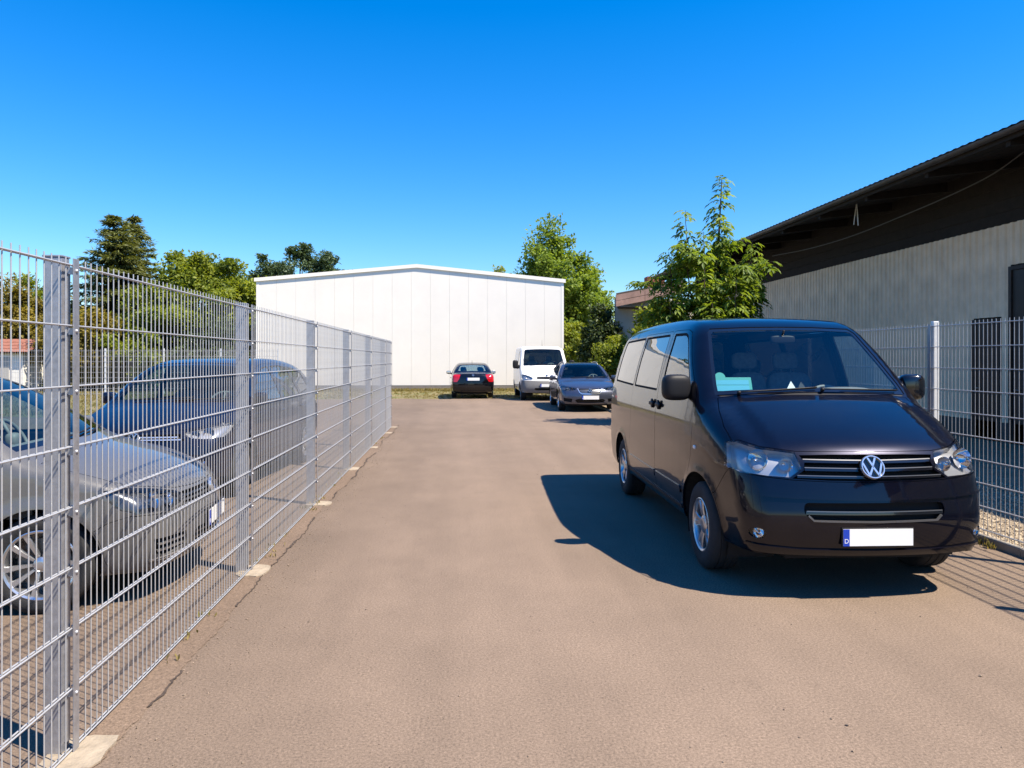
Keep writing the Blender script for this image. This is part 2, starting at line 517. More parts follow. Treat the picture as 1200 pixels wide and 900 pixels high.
class Car:
    """one vehicle: an Empty whose children are the panels cut from the body"""
    def __init__(s, body, name, loc, rz, paintm, res=.06, zc=.6, nose=(1.0, .55), tail=(1.0, .8), xa=.8, xb=.8):
        s.b = body; s.e = empty(name, loc, rz); s.res = res; s.paint = paintm; s.off = body.L / 2
        s.cuts = []; s.P = ('polar', zc); s.N = ('nose', nose[0], nose[1]); s.T = ('tail', body.L - tail[0], tail[1]); s.xa = xa; s.xb = body.L - xb
    def tow(s, P): return np.asarray(P) - np.array([s.off, 0, 0])
    def emit(s, name, acc, mat, parent=None):
        vs, fs, ns = acc
        return mesh_obj(name, s.tow(vs), fs, mat, parent or s.e, normals=ns)
    def panel(s, name, proj, loop, mat, holes=(), off=0.0, thick=.018, gap=.0035, cut=True, parent=None, res=None, hgrow=0.0):
        acc = s.b.patch(proj, loop, holes, res or s.res, off, thick, gap, hgrow)
        if cut: s.cuts.append(loop)
        return s.emit(name, acc, mat, parent)
    def window(s, name, proj, loop, gmat, seal=.02, cut=True, parent=None, sealmat=None, off=-.004):
        """glass pane with its rubber seal"""
        o2 = s.b.inv(proj, loop); inner = s.b.fwd(proj, inset(o2, seal))
        sl = s.b.patch(proj, loop, [inner], s.res, off - .001, .012)
        o = s.emit(name, s.b.patch(proj, inner, (), s.res, off - .003, 0), gmat, parent)
        s.emit('seal', sl, sealmat or MATS['rubber'], o)
        if cut: s.cuts.append(loop)
        return o
    def shell(s, name='body', zs=.3, arches=(), zsill=None):
        """everything that is left of the skin: nose, middle and tail"""
        b = s.b; acc = ([], [], [])
        cuts = list(s.cuts)
        for (ax, az, ar) in arches:
            th = np.linspace(0, 2*math.pi, 40, endpoint=False)
            for sg in (1, -1):
                c = [(ax + ar*math.cos(t), max(az + ar*math.sin(t), .0)) for t in th]
                # the arch is a cylinder through the body side
                q = np.array(c); y = np.array(b.W(q[:, 0], np.maximum(q[:, 1], .25))) * sg
                cuts.append(np.stack([q[:, 0], y, q[:, 1]], 1))
        def ring(x, n=90, side=0):
            # section outline from sill to sill over the roof at station x
            ph = np.linspace(-2.6, 2.6, n)
            P = b.fwd(s.P, np.stack([np.full(n, x), .9 * ph], 1))
            return P[P[:, 2] > zs]
        def belowline(P): return P
        # middle
        ra, rb_ = ring(s.xa), ring(s.xb)
        n = 40
        xs = np.linspace(s.xa, s.xb, n)[1:-1]
        def sill(sg):
            q = np.stack([xs, np.full(len(xs), zs)], 1)
            return b.fwd(('side', sg), q)
        e1 = sill(1); e2 = sill(-1)
        outer = np.concatenate([ra, e1, rb_[::-1], e2[::-1]])
        def sel(x0, x1): return [c for c in cuts if c[:, 0].max() > x0 and c[:, 0].min() < x1]
        acc = b.patch(s.P, outer, sel(s.xa, s.xb), s.res, 0, .02, acc=acc)
        # nose: ring + bottom edge round the front
        th = np.linspace(-1, 1, 60)
        def bottom(proj, Rg, sg):
            a0 = b.inv(proj, Rg[:1])[0, 0]; a1 = b.inv(proj, Rg[-1:])[0, 0]
            thv = np.linspace(a1, a0, 50)[1:-1]
            # find elevation so that z = zs
            lo = np.full(48, -1.0); hi = np.full(48, .9)
            for _ in range(16):
                m = (lo + hi) / 2
                z = b.fwd(proj, np.stack([thv, m], 1))[:, 2]
                lo = np.where(z < zs, m, lo); hi = np.where(z < zs, hi, m)
            return b.fwd(proj, np.stack([thv, (lo+hi)/2], 1))
        acc = b.patch(s.N, np.concatenate([ra, bottom(s.N, ra, -1)]), sel(-1, s.xa), s.res, 0, .02, acc=acc)
        acc = b.patch(s.T, np.concatenate([rb_, bottom(s.T, rb_, 1)]), sel(s.xb, 99), s.res, 0, .02, acc=acc)
        return s.emit(name, acc, s.paint)
    def pix(s, pts, step=6):
        """pixels of the photograph -> points on this car"""
        q = densify(pts, step)
        M = np.array(s.e.matrix_world if s.e.parent else Matrix.LocRotScale(s.e.location, s.e.rotation_euler, None).inverted())
        D = np.array([ray(*p) for p in q]); O = np.tile([0, 0, CAM_H], (len(q), 1)).astype(float)
        O = O @ M[:3, :3].T + M[:3, 3] + np.array([s.off, 0, 0]); D = D @ M[:3, :3].T
        c = np.linalg.norm(np.array(s.e.location[:2]))
        t0 = max(c - s.b.L, .5)
        O = O + D * t0
        return s.b.cast(O, D, s.b.L * 2, False, 260)
def mirror(P): return np.asarray(P) * np.array([1, -1, 1])
# ------------------------------------------------------------------ shared vehicle materials and parts
pbr('rubber', (.008,.008,.009), .8, spec=.15, bump=.15, bscale=90)
pbr('tyre_rubber', (.018,.018,.019), .85, bump=.3, bscale=120, noise=.25, nscale=14)
pbr('dark_satin', (.16,.16,.165), .32, metal=.7)
pbr('black_plastic', (.012,.012,.014), .5, spec=.25, bump=.12, bscale=400)
pbr('gloss_black', (.006,.006,.008), .12, coat=.6)
pbr('liner_black', (.008,.008,.009), .9)
pbr('chrome', (.78,.78,.78), .16, metal=.8)
pbr('satin_chrome', (.38,.38,.385), .3, metal=.8)
pbr('alloy', (.55,.56,.58), .3, metal=.9, noise=.08, nscale=30)
pbr('alloy_dark', (.20,.20,.21), .4, metal=.8)
pbr('brake_disc', (.16,.15,.14), .45, metal=1.0)
pbr('plate_white', (.82,.82,.80), .35)
pbr('plate_blue', (.01,.05,.42), .35)
pbr('lamp_housing', (.10,.105,.115), .25, metal=.6)
pbr('lamp_silver', (.72,.72,.74), .07, metal=1.0)
pbr('seat_cloth', (.12,.12,.13), .9, noise=.25, nscale=25)
pbr('dash_plastic', (.15,.15,.15), .62, bump=.1, bscale=300)
pbr('cabin_trim', (.10,.10,.105), .85)
pbr('red_lamp', (.42,.006,.008), .12, coat=1.0)
pbr('amber_lamp', (.75,.22,.02), .2, coat=1.0)
pbr('white_lamp', (.75,.74,.74), .2, coat=1.0)
glass('windscreen_glass', (.72,.86,.85), .6, graze=.5)
glass('van_windscreen', (.84,.95,.94), .9, graze=.7)
glass('side_glass', (.50,.60,.60), 1.3)
glass('privacy_glass', (.03,.034,.036), 1.7)
glass('lens_glass', (.95,.96,.97), .6)

def superq(c, dims, e1=.6, e2=.6, n=14, rot=(0,0,0), taper=0.0):
    """rounded box as superquadric; dims are half sizes. returns verts, faces"""
    vs = []; fs = []; m = 2 * n
    f = lambda v, e: math.copysign(abs(v) ** e, v)
    M = Euler(rot).to_matrix()
    for i in range(n + 1):
        a = -math.pi/2 + math.pi * i / n
        for j in range(m):
            b = 2 * math.pi * j / m
            x = dims[0] * f(math.cos(a), e1) * f(math.cos(b), e2)
            y = dims[1] * f(math.cos(a), e1) * f(math.sin(b), e2)
            z = dims[2] * f(math.sin(a), e1)
            k = 1 + taper * z / dims[2]
            v = M @ Vector((x * k, y * k, z))
            vs.append((v.x + c[0], v.y + c[1], v.z + c[2]))
    for i in range(n):
        for j in range(m):
            fs.append((i*m+j, i*m+(j+1) % m, (i+1)*m+(j+1) % m, (i+1)*m+j))
    return vs, fs

WHEELCACHE = {}
def wheel(car, x, y, Rw, width, rim, style, alloy='alloy', steer=0.0):
    """wheel (tyre) > rim, brake_disc; outer face towards the sign of y"""
    sg = 1 if y > 0 else -1
    key = (Rw, width, rim, style, alloy)
    h = width / 2
    if key not in WHEELCACHE:
        t = MB(); rr = rim
        t.lathe([(rr-.012, -h*.86), (rr+.006, -h*.96), (rr+(Rw-rr)*.5, -h*1.02), (Rw-.022, -h*.94), (Rw-.004, -h*.78), (Rw, -h*.5),
                 (Rw-.006, -h*.47), (Rw-.006, -h*.42), (Rw, -h*.39), (Rw, -.012), (Rw-.006, -.008), (Rw-.006, .008), (Rw, .012), (Rw, h*.39), (Rw-.006, h*.42), (Rw-.006, h*.47), (Rw, h*.5),
                 (Rw-.004, h*.78), (Rw-.022, h*.94), (rr+(Rw-rr)*.5, h*1.02), (rr+.006, h*.96), (rr-.012, h*.86)], 56)
        to = t.build('tmp', None, None, .7); tm = to.data; bpy.data.objects.remove(to)
        tm.materials.append(MATS['tyre_rubber'])
        m = MB()
        m.lathe([(rr+.004, h*.93), (rr-.004, h*.97), (rr-.016, h*.90), (rr-.022, h*.7), (rr-.03, 0), (rr-.02, -h*.8)], 56)
        fy = h * .72                    # spoke face
        def spoke(a0, w0, w1, y0=fy, y1=h*.84, th=.03, r0=.05, lean=0.0):
            r1 = rr - .012; k = len(m.v); vs = []
            for (r, w, yy, l) in ((r0, w0, y0, 0), ((r0+r1)/2, (w0+w1)/2, (y0+y1)/2 + .004, lean/2), (r1, w1, y1, lean)):
                for (dy, ww) in ((0, w*.72), (-.008, w), (-th, w*.8)):
                    for sgn in (1, -1):
                        q = a0 + l; px, pz = r*math.cos(q) - sgn*ww*math.sin(q), r*math.sin(q) + sgn*ww*math.cos(q)
                        vs.append((px, yy + dy, pz))
            fs = []
            for i in range(2):
                o = i*6; n2 = o + 6
                ringo = [0, 2, 4, 5, 3, 1]
                for q in range(6):
                    a, b = ringo[q], ringo[(q+1) % 6]
                    fs.append((o+a, o+b, n2+b, n2+a))
            m.add(vs, fs)
        if style == 'five_twin':
            for k in range(5):
                a = 2*math.pi*k/5 + math.pi/2
                spoke(a - .10, .022, .020, lean=-.10); spoke(a + .10, .022, .020, lean=.10)
        elif style == 'ten':
            for k in range(10):
                a = 2*math.pi*k/10 + .2
                spoke(a, .010, .022, lean=.06 if k % 2 else -.06)
        elif style == 'five':
            for k in range(5): spoke(2*math.pi*k/5 + math.pi/2, .038, .03)
        elif style == 'steel':
            m.lathe([(rr-.02, h*.6), (rr*.78, h*.72), (rr*.55, h*.55), (rr*.4, h*.62), (.03, h*.62), (0.001, h*.62)], 40)
        hr_ = .048 if style == 'ten' else .072
        m.lathe([(hr_+.003, fy-.03), (hr_, fy), (hr_*.7, fy+.012), (hr_*.4, fy+.014), (.0005, fy+.014)], 24)
        ro = m.build('tmp', None, None, .6); rm = ro.data; bpy.data.objects.remove(ro)
        rm.materials.append(MATS[alloy])
        d = MB(); d.lathe([(.0005, h*.25), (rr*.72, h*.25), (rr*.72, h*.12), (.0005, h*.12)], 32)
        d.lathe([(rr*.74, -.01), (rr-.02, -.01), (rr - .025, -h*.7), (.001, -h*.7)], 32)
        do = d.build('tmp', None, None, .6); dm = do.data; bpy.data.objects.remove(do)
        dm.materials.append(MATS['brake_disc'])
        # mirrored versions for the other side
        out = {}
        for s2 in (1, -1):
            if s2 == 1: out[s2] = (tm, rm, dm)
            else:
                cp = []
                for q in (tm, rm, dm):
                    c = q.copy(); c.transform(Matrix.Rotation(math.pi, 4, 'Z')); cp.append(c)
                out[s2] = tuple(cp)
        WHEELCACHE[key] = out
    tm, rm, dm = WHEELCACHE[key][sg]
    w = link(bpy.data.objects.new('wheel', tm), car.e); w.location = (x - car.off, y - sg*h, Rw); w.rotation_euler = (0, 0, steer)
    w.rotation_euler[1] = 0.3 * x
    link(bpy.data.objects.new('rim', rm), w); link(bpy.data.objects.new('brake_disc', dm), w)
    return w
def liners(car, axles, Ra, za, wbody, floor_z=.24):
    """dark wheel houses and floor pan"""
    m = MB()
    L = car.b.L
    for ax in axles:
        for sg in (1, -1):
            vs = []; fs = []; n = 18
            for i in range(n + 1):
                a = math.pi * (-.12 + 1.24 * i / n)
                r = Ra + .012
                x, z = ax + r*math.cos(a), za + r*math.sin(a)
                wy = float(car.b.W(np.array([x]), np.array([max(z, .3)]))[0]) - .022
                vs += [(x - car.off, sg*.50, z), (x - car.off, sg*wy, z)]
            for i in range(n): fs.append((2*i, 2*i+1, 2*i+3, 2*i+2))
            m.add(vs, fs)
            c = [(ax - car.off + (Ra+.012)*math.cos(math.pi*(-.12+1.24*i/n)), sg*.50, za + (Ra+.012)*math.sin(math.pi*(-.12+1.24*i/n))) for i in range(n+1)]
            m.add(c, [tuple(range(n+1))])
    m.box(.25 - car.off, L - .25 - car.off, -.52, .52, floor_z, floor_z + .04)
    a0, a1 = axles[0] + Ra + .03, axles[1] - Ra - .03
    m.box(a0 - car.off, a1 - car.off, -wbody + .06, wbody - .06, floor_z + .05, floor_z + .09)
    return m.build('underbody', MATS['liner_black'], car.e)
def seat(car, x, y, z=.62, back=.62, w=.25, lean=.25, parent=None):
    m = MB()
    m.add(*superq((x - car.off, y, z), (.26, w, .09), .4, .4))
    m.add(*superq((x + .27 + math.sin(lean)*back/2 - car.off, y, z + .08 + back/2), (.075, w, back/2), .4, .4, rot=(0, lean, 0)))
    s = m.build('seat', MATS['seat_cloth'], parent or car.e, 3.3)
    h = MB(); h.add(*superq((x + .30 + math.sin(lean)*(back+.12) - car.off, y, z + back + .19), (.045, .125, .085), .5, .5, rot=(0, lean*.6, 0)))
    for q in (-.05, .05): h.tube([(x + .29 + math.sin(lean)*back - car.off, y+q, z+back), (x + .30 + math.sin(lean)*(back+.1) - car.off, y+q, z+back+.16)], .006, 6)
    h.build('headrest', MATS['seat_cloth'], s, 3.3)
    return s
def steering(car, x, y, z, r=.19):
    m = MB(); n = 28; pts = []
    M = Euler((0, R(-62), 0)).to_matrix()
    for k in range(n + 1):
        q = 2*math.pi*k/n; v = M @ Vector((r*math.cos(q), r*math.sin(q), 0)); pts.append((x - car.off + v.x, y + v.y, z + v.z))
    m.tube(pts, .015, 8, False)
    for q in (0, 2.3, 4.0):
        v = M @ Vector((r*math.cos(q), r*math.sin(q), 0)); m.tube([(x-car.off, y, z), (x-car.off+v.x, y+v.y, z+v.z)], .014, 6)
    m.add(*superq((x - car.off, y, z), (.05, .06, .06), .7, .7))
    return m.build('steering_wheel', MATS['dash_plastic'], car.e, 3.3)
def plate(car, x, z, w=.52, h=.112, rear=False, tilt=0.0, y=0.0):
    """number plate with the blue country strip, registration blank"""
    sg = 1 if rear else -1
    x = x - car.off
    fr = MB(); fr.bbox(x - .006*sg - .006, x - .006*sg + .006, y - w/2 - .008, y + w/2 + .008, z - h/2 - .008, z + h/2 + .008, .003)
    f = fr.build('plate_holder', MATS['black_plastic'], car.e)
    p = MB(); p.box(min(x, x+.004*sg), max(x, x+.004*sg), y - w/2, y + w/2, z - h/2, z + h/2)
    p.build('number_plate', MATS['plate_white'], f)
    # strip sits at the viewer's left: car's right side at the front, left side at the rear
    yb = (y + w/2) if not rear else (y - w/2); ye = yb - .042 if not rear else yb + .042
    s = MB(); s.box(min(x+.004*sg, x+.006*sg), max(x+.004*sg, x+.006*sg), min(yb, ye), max(yb, ye), z - h/2, z + h/2)
    s.build('country_strip', MATS['plate_blue'], f)
    if not rear:
        letter(car, 'D', x + .0065*sg, yb - .021, z - h*.33, .042, f)
    return f
def letter(car, ch, x, y, z, size, parent):
    cu = bpy.data.curves.new('t', 'FONT'); cu.body = ch; cu.size = size; cu.align_x = 'CENTER'; cu.extrude = .0004
    o = bpy.data.objects.new('t', cu); COL.objects.link(o)
    dg = bpy.context.evaluated_depsgraph_get(); me = bpy.data.meshes.new_from_object(o.evaluated_get(dg))
    bpy.data.objects.remove(o)
    # text faces -x (front), reading direction along -y
    me.transform(Matrix(((0, 0, -1, x), (-1, 0, 0, y), (0, 1, 0, z), (0, 0, 0, 1))))
    me.materials.clear(); me.materials.append(MATS['plate_white'])
    return link(bpy.data.objects.new('country_letter', me), parent)
def emblem(car, c, r, n, kind='vw', parent=None, mat='chrome'):
    """round badge: ring with a V above a W; n is the outward direction in the car's frame"""
    n = Vector(n).normalized(); up = Vector((0, 0, 1)); side = up.cross(n).normalized(); up = n.cross(side)
    def T(a, b, d): return tuple(Vector((c[0] - car.off, c[1], c[2])) + side * a + up * b + n * d)
    m = MB(); N = 36
    prof = [(1.0, 0), (1.0, .012), (.95, .02), (.88, .02), (.84, .012), (.84, 0)]
    vs = []; fs = []
    for (q, d) in prof:
        for k in range(N):
            a = 2*math.pi*k/N; vs.append(T(r*q*math.cos(a), r*q*math.sin(a), d))
    for i in range(len(prof)-1):
        for k in range(N):
            fs.append((i*N+k, i*N+(k+1) % N, (i+1)*N+(k+1) % N, (i+1)*N+k))
    m.add(vs, fs)
    def stroke(p, q, w=.075):
        p = np.array(p)*r; q = np.array(q)*r; d = (q-p)/np.linalg.norm(q-p); s = np.array([-d[1], d[0]])*w*r
        pts = [p+s, q+s, q-s, p-s]
        m.add([T(*a, 0) for a in pts] + [T(*a, .016) for a in pts], [(3,2,1,0),(4,5,6,7),(0,1,5,4),(1,2,6,5),(2,3,7,6),(3,0,4,7)])
    if kind == 'vw':
        for s in (1, -1):
            stroke((s*.34, .82), (0, .10))
            stroke((s*.80, .36), (s*.40, -.72)); stroke((s*.40, -.72), (0, .02)) 
    else:
        stroke((0, -.6), (0, .6), .2); stroke((-.5, 0), (.5, 0), .14)
    o = m.build('emblem', MATS[mat], parent or car.e, .5)
    b = MB(); vs = [T(r*.9*math.cos(2*math.pi*k/N), r*.9*math.sin(2*math.pi*k/N), .004) for k in range(N)]
    b.add(vs, [tuple(range(N))]); b.build('badge_back', MATS['gloss_black'], o)
    return o
def lamp_bowl(car, c, r, n, parent, bulb=True, depth=.075):
    n = Vector(n).normalized(); up = Vector((0, 0, 1)); side = up.cross(n).normalized(); up = n.cross(side)
    m = MB(); N = 28; prof = [(1.0, .0), (.85, -.35), (.6, -.7), (.3, -.9), (.18, -.95), (.17, -.5), (.001, -.4)]
    vs = []; fs = []
    for (q, d) in prof:
        for k in range(N):
            a = 2*math.pi*k/N; p = Vector((c[0]-car.off, c[1], c[2])) + side*r*q*math.cos(a) + up*r*q*math.sin(a) + n*d*depth; vs.append(p[:])
    for i in range(len(prof)-1):
        for k in range(N):
            fs.append((i*N+k, i*N+(k+1) % N, (i+1)*N+(k+1) % N, (i+1)*N+k))
    m.add(vs, fs)
    return m.build('reflector', MATS['lamp_silver'], parent, .6)
def headlamp(car, proj, loop, bowls, name='headlight', depth=.05, housing='lamp_housing'):
    """clear lens > housing behind it, reflectors"""
    lens = car.panel(name, proj, loop, MATS['lens_glass'], off=.001, thick=.008, gap=.003)
    h = car.emit('housing', car.b.patch(proj, loop, (), car.res, -depth, -depth + .006, -.004), MATS[housing], lens)
    for (p, r) in bowls:
        P = np.array([p]); n = car.b.normal(P)[0]; n = np.array([n[0] - .6, n[1]*.5, n[2]*.3])
        lamp_bowl(car, np.array(p) - car.b.normal(P)[0]*.012 - n/np.linalg.norm(n)*.006, r, n, lens)
    return lens
def cyl_bar(car, proj, pts, w, off, thick, mat, name, parent=None, step=.05):
    """thin bar following the body along a polyline of a projection"""
    c = densify(pts, step, False); d = np.gradient(c, axis=0); d /= np.linalg.norm(d, axis=1)[:, None]
    nn = np.stack([-d[:, 1], d[:, 0]], 1) * w / 2
    loop = car.b.fwd(proj, np.concatenate([c + nn, (c - nn)[::-1]]))
    return car.panel(name, proj, loop, mat, off=off, thick=thick, gap=0, cut=False, parent=parent, res=.2)
def door_mirror(car, c, dims, mat, rz=0.0, parent=None, foot=None):
    sg = 1 if c[1] > 0 else -1
    m = MB(); m.add(*superq((c[0]-car.off, c[1], c[2]), dims, .55, .7, rot=(0, 0, rz*sg), n=16))
    o = m.build('door_mirror', mat, parent or car.e, 3.3)
    if foot is not None:
        f = MB(); f.add(*superq(((c[0]+foot[0])/2 - car.off, (c[1]+foot[1])/2, (c[2]+foot[2])/2 - dims[2]*.45), (abs(dims[0])*.75, abs(c[1]-foot[1])/2 + .05, dims[2]*.45), .6, .6)); f.build('mirror_foot', MATS['black_plastic'], o, 3.3)
    g = MB(); g.add(*superq((c[0]+dims[0]*.86-car.off, c[1], c[2]), (.012, dims[1]*.86, dims[2]*.82), .3, .5, rot=(0, 0, rz*sg))); g.build('mirror_glass', MATS['chrome'], o, 3.3)
    return o
# ------------------------------------------------------------------ ground
rng = np.random.default_rng(7)
def sheet(name, poly, z, mat, kind='structure', parent=None, sub=0):
    m = MB(); m.add([(x, y, z) for x, y in poly], [tuple(range(len(poly)))])
    o = m.build(name, mat, parent)
    if o.data.polygons[0].normal.z < 0: o.data.flip_normals()
    if kind: o['kind'] = kind
    return o
def asphalt_mat(name, col, dark=.72, lightc=1.18, streak=True, verge=False):
    m, nt, out = nodes_of(name)
    N = nt.nodes; Lk = nt.links
    b = N.new('ShaderNodeBsdfPrincipled'); b.inputs['Roughness'].default_value = .88; b.inputs['Specular IOR Level'].default_value = .3
    Lk.new(b.outputs[0], out.inputs[0])
    tc = N.new('ShaderNodeTexCoord')
    def noise(scale, detail=6, rough=.6, sx=1, sy=1):
        mp = N.new('ShaderNodeMapping'); mp.inputs['Scale'].default_value = (sx, sy, 1)
        n = N.new('ShaderNodeTexNoise'); n.inputs['Scale'].default_value = scale; n.inputs['Detail'].default_value = detail; n.inputs['Roughness'].default_value = rough
        Lk.new(tc.outputs['Object'], mp.inputs['Vector']); Lk.new(mp.outputs[0], n.inputs['Vector']); return n.outputs['Fac']
    def rng_(v, a, b_, c, d):
        r = N.new('ShaderNodeMapRange'); r.inputs['From Min'].default_value = a; r.inputs['From Max'].default_value = b_
        r.inputs['To Min'].default_value = c; r.inputs['To Max'].default_value = d; Lk.new(v, r.inputs['Value']); return r.outputs[0]
    def mul(a, b_):
        q = N.new('ShaderNodeMath'); q.operation = 'MULTIPLY'; Lk.new(a, q.inputs[0]); Lk.new(b_, q.inputs[1]); return q.outputs[0]
    v = rng_(noise(.35, 5, .55), .3, .7, .90, 1.08)                    # broad patches
    v = mul(v, rng_(noise(1.1, 8, .7), .3, .72, .90, 1.08))
    v = mul(v, rng_(noise(80, 4, .85), .3, .7, .42, 1.56))             # aggregate
    v = mul(v, rng_(noise(260, 2, .7), .3, .7, .70, 1.30))
    if streak: v = mul(v, rng_(noise(1.0, 5, .6, 1.6, .12), .35, .68, .90, 1.07))   # wheel tracks
    st = rng_(noise(.9, 9, .75, 1, 1), .62, .75, 1.0, dark)            # darker stains
    v = mul(v, st)
    if verge:      # dirt washed up along the fence, ragged towards the drive
        sx = N.new('ShaderNodeSeparateXYZ'); Lk.new(tc.outputs['Object'], sx.inputs[0])
        ad = N.new('ShaderNodeMath'); ad.operation = 'ADD'; Lk.new(sx.outputs['X'], ad.inputs[0]); Lk.new(rng_(noise(1.6, 6, .7, 1, .5), .3, .7, -.5, .5), ad.inputs[1])
        v = mul(v, rng_(ad.outputs[0], -1.5, .1, .80, 1.0))
    # pale grit
    vo = N.new('ShaderNodeTexVoronoi'); vo.inputs['Scale'].default_value = 60
    Lk.new(tc.outputs['Object'], vo.inputs['Vector'])
    gr = rng_(vo.outputs['Distance'], .05, .11, 1.35, 1.0)
    v = mul(v, gr)
    s = N.new('ShaderNodeVectorMath'); s.operation = 'SCALE'; s.inputs[0].default_value = col; Lk.new(v, s.inputs['Scale'])
    Lk.new(s.outputs[0], b.inputs['Base Color'])
    bp = N.new('ShaderNodeBump'); bp.inputs['Strength'].default_value = .28; bp.inputs['Distance'].default_value = .004
    Lk.new(mul(noise(150, 4, .7), rng_(noise(40, 3), .2, .8, .6, 1)), bp.inputs['Height']); Lk.new(bp.outputs[0], b.inputs['Normal'])
    MATS[name] = m; return m
ASPH = asphalt_mat('asphalt', (.196,.143,.104), verge=True)
STRIP = asphalt_mat('asphalt_edge', (.165,.116,.081), streak=False)
def soil_mat(name, c1, c2, scale=1.5, bump=.6):
    m, nt, out = nodes_of(name); N = nt.nodes; Lk = nt.links
    b = N.new('ShaderNodeBsdfPrincipled'); b.inputs['Roughness'].default_value = .95; Lk.new(b.outputs[0], out.inputs[0])
    tc = N.new('ShaderNodeTexCoord'); n = N.new('ShaderNodeTexNoise'); n.inputs['Scale'].default_value = scale; n.inputs['Detail'].default_value = 10; n.inputs['Roughness'].default_value = .7
    n2 = N.new('ShaderNodeTexNoise'); n2.inputs['Scale'].default_value = scale*25; n2.inputs['Detail'].default_value = 5
    Lk.new(tc.outputs['Object'], n.inputs['Vector']); Lk.new(tc.outputs['Object'], n2.inputs['Vector'])
    mr = N.new('ShaderNodeMapRange'); mr.inputs['From Min'].default_value = .38; mr.inputs['From Max'].default_value = .62; Lk.new(n.outputs['Fac'], mr.inputs['Value'])
    mx = N.new('ShaderNodeMix'); mx.data_type = 'RGBA'; mx.inputs['A'].default_value = (*c1, 1); mx.inputs['B'].default_value = (*c2, 1); Lk.new(mr.outputs[0], mx.inputs['Factor'])
    m2 = N.new('ShaderNodeMapRange'); m2.inputs['From Min'].default_value = .3; m2.inputs['From Max'].default_value = .7; m2.inputs['To Min'].default_value = .65; m2.inputs['To Max'].default_value = 1.3; Lk.new(n2.outputs['Fac'], m2.inputs['Value'])
    sc = N.new('ShaderNodeVectorMath'); sc.operation = 'SCALE'; Lk.new(mx.outputs['Result'], sc.inputs[0]); Lk.new(m2.outputs[0], sc.inputs['Scale']); Lk.new(sc.outputs[0], b.inputs['Base Color'])
    bp = N.new('ShaderNodeBump'); bp.inputs['Strength'].default_value = bump; bp.inputs['Distance'].default_value = .03; Lk.new(n2.outputs['Fac'], bp.inputs['Height']); Lk.new(bp.outputs[0], b.inputs['Normal'])
    MATS[name] = m; return m
DRY = soil_mat('dry_grass', (.20,.145,.07), (.115,.125,.04), .8)
GRAV = soil_mat('gravel_soil', (.30,.235,.16), (.22,.17,.115), 3)
sheet('ground', [(-700,-300),(700,-300),(700,900),(-700,900)], -.03, DRY)
edge = lambda pts, j, n: pts
yard = [(-26,-12),(4.60,-12),(4.60,24.5),(8.2,25.2),(8.4,28.0),(6.5,28.6)]
xs = np.linspace(6.0,-6.5,60); yard += [(x, 28.9 + .25*math.sin(x*1.7) + rng.normal(0,.10)) for x in xs]
yard += [(-7.2,27.5),(-7.6,21.6)]
xs = np.linspace(-8,-26,40); yard += [(x, 20.8 + .2*math.sin(x*1.3) + rng.normal(0,.1)) for x in xs]
sheet('asphalt_yard', yard, 0.0, ASPH)
sheet('gravel_bed', [(4.66,-12),(10.6,-12),(10.6,31),(8.6,31),(8.6,25.0),(4.66,24.2)], .045, GRAV)
# strip along the fence with the crack that separates it from the drive
NC = 900; ys = np.linspace(-3, 17.6, NC); jit = np.cumsum(rng.normal(0, .005, NC)); jit -= np.linspace(jit[0], jit[-1], NC); jit -= np.convolve(np.pad(jit, 60, 'edge'), np.ones(121)/121, 'valid')
cx = -1.45 + .9*jit + .014*np.sin(ys*2.1) + rng.normal(0, .0035, NC)
sheet('verge_strip', [(x - .012, y) for x, y in zip(cx, ys)] + [(-1.63, 17.6), (-1.63, -3)], .004, STRIP)
w = np.clip(.004 + .016*np.abs(np.sin(ys*1.7 + np.sin(ys*4)))**3 + np.abs(rng.normal(0,.005,NC)), .002, .032)
m = MB(); vs = []; fs = []
for i in range(NC): vs += [(cx[i]-.006-w[i]/2, ys[i], .0065), (cx[i]-.006+w[i]/2, ys[i], .0065)]
gapk = np.sin(ys*1.3) + .7*np.sin(ys*3.7 + 1) + .4*np.sin(ys*9)
for i in range(NC-1):
    if gapk[i] > -.55: fs.append((2*i, 2*i+1, 2*i+3, 2*i+2))
m.add(vs, fs); o = m.build('pavement_crack', pbr('crack_dirt', (.055,.038,.028), .95, noise=.4, nscale=20)); o['kind'] = 'structure'
# edging stones under the right fence
EDGE = pbr('edging_concrete', (.26,.235,.205), .9, noise=.25, nscale=9, bump=.4, bscale=80)
ker = empty('kerb_edging', (4.63, 6, 0)); ker['kind'] = 'structure'
base = None
for k in range(-6, 20):
    m = MB()
    if base is None:
        m.bbox(-.03,.03,-.497,.497,-.05,.075,.008); base = m.build('edging_stone', EDGE, ker); base.location = (0, k, 0)
    else:
        o = link(bpy.data.objects.new('edging_stone', base.data), ker); o.location = (rng.normal(0,.004), k, rng.normal(0,.004)); o.rotation_euler = (0, 0, rng.normal(0,.004))

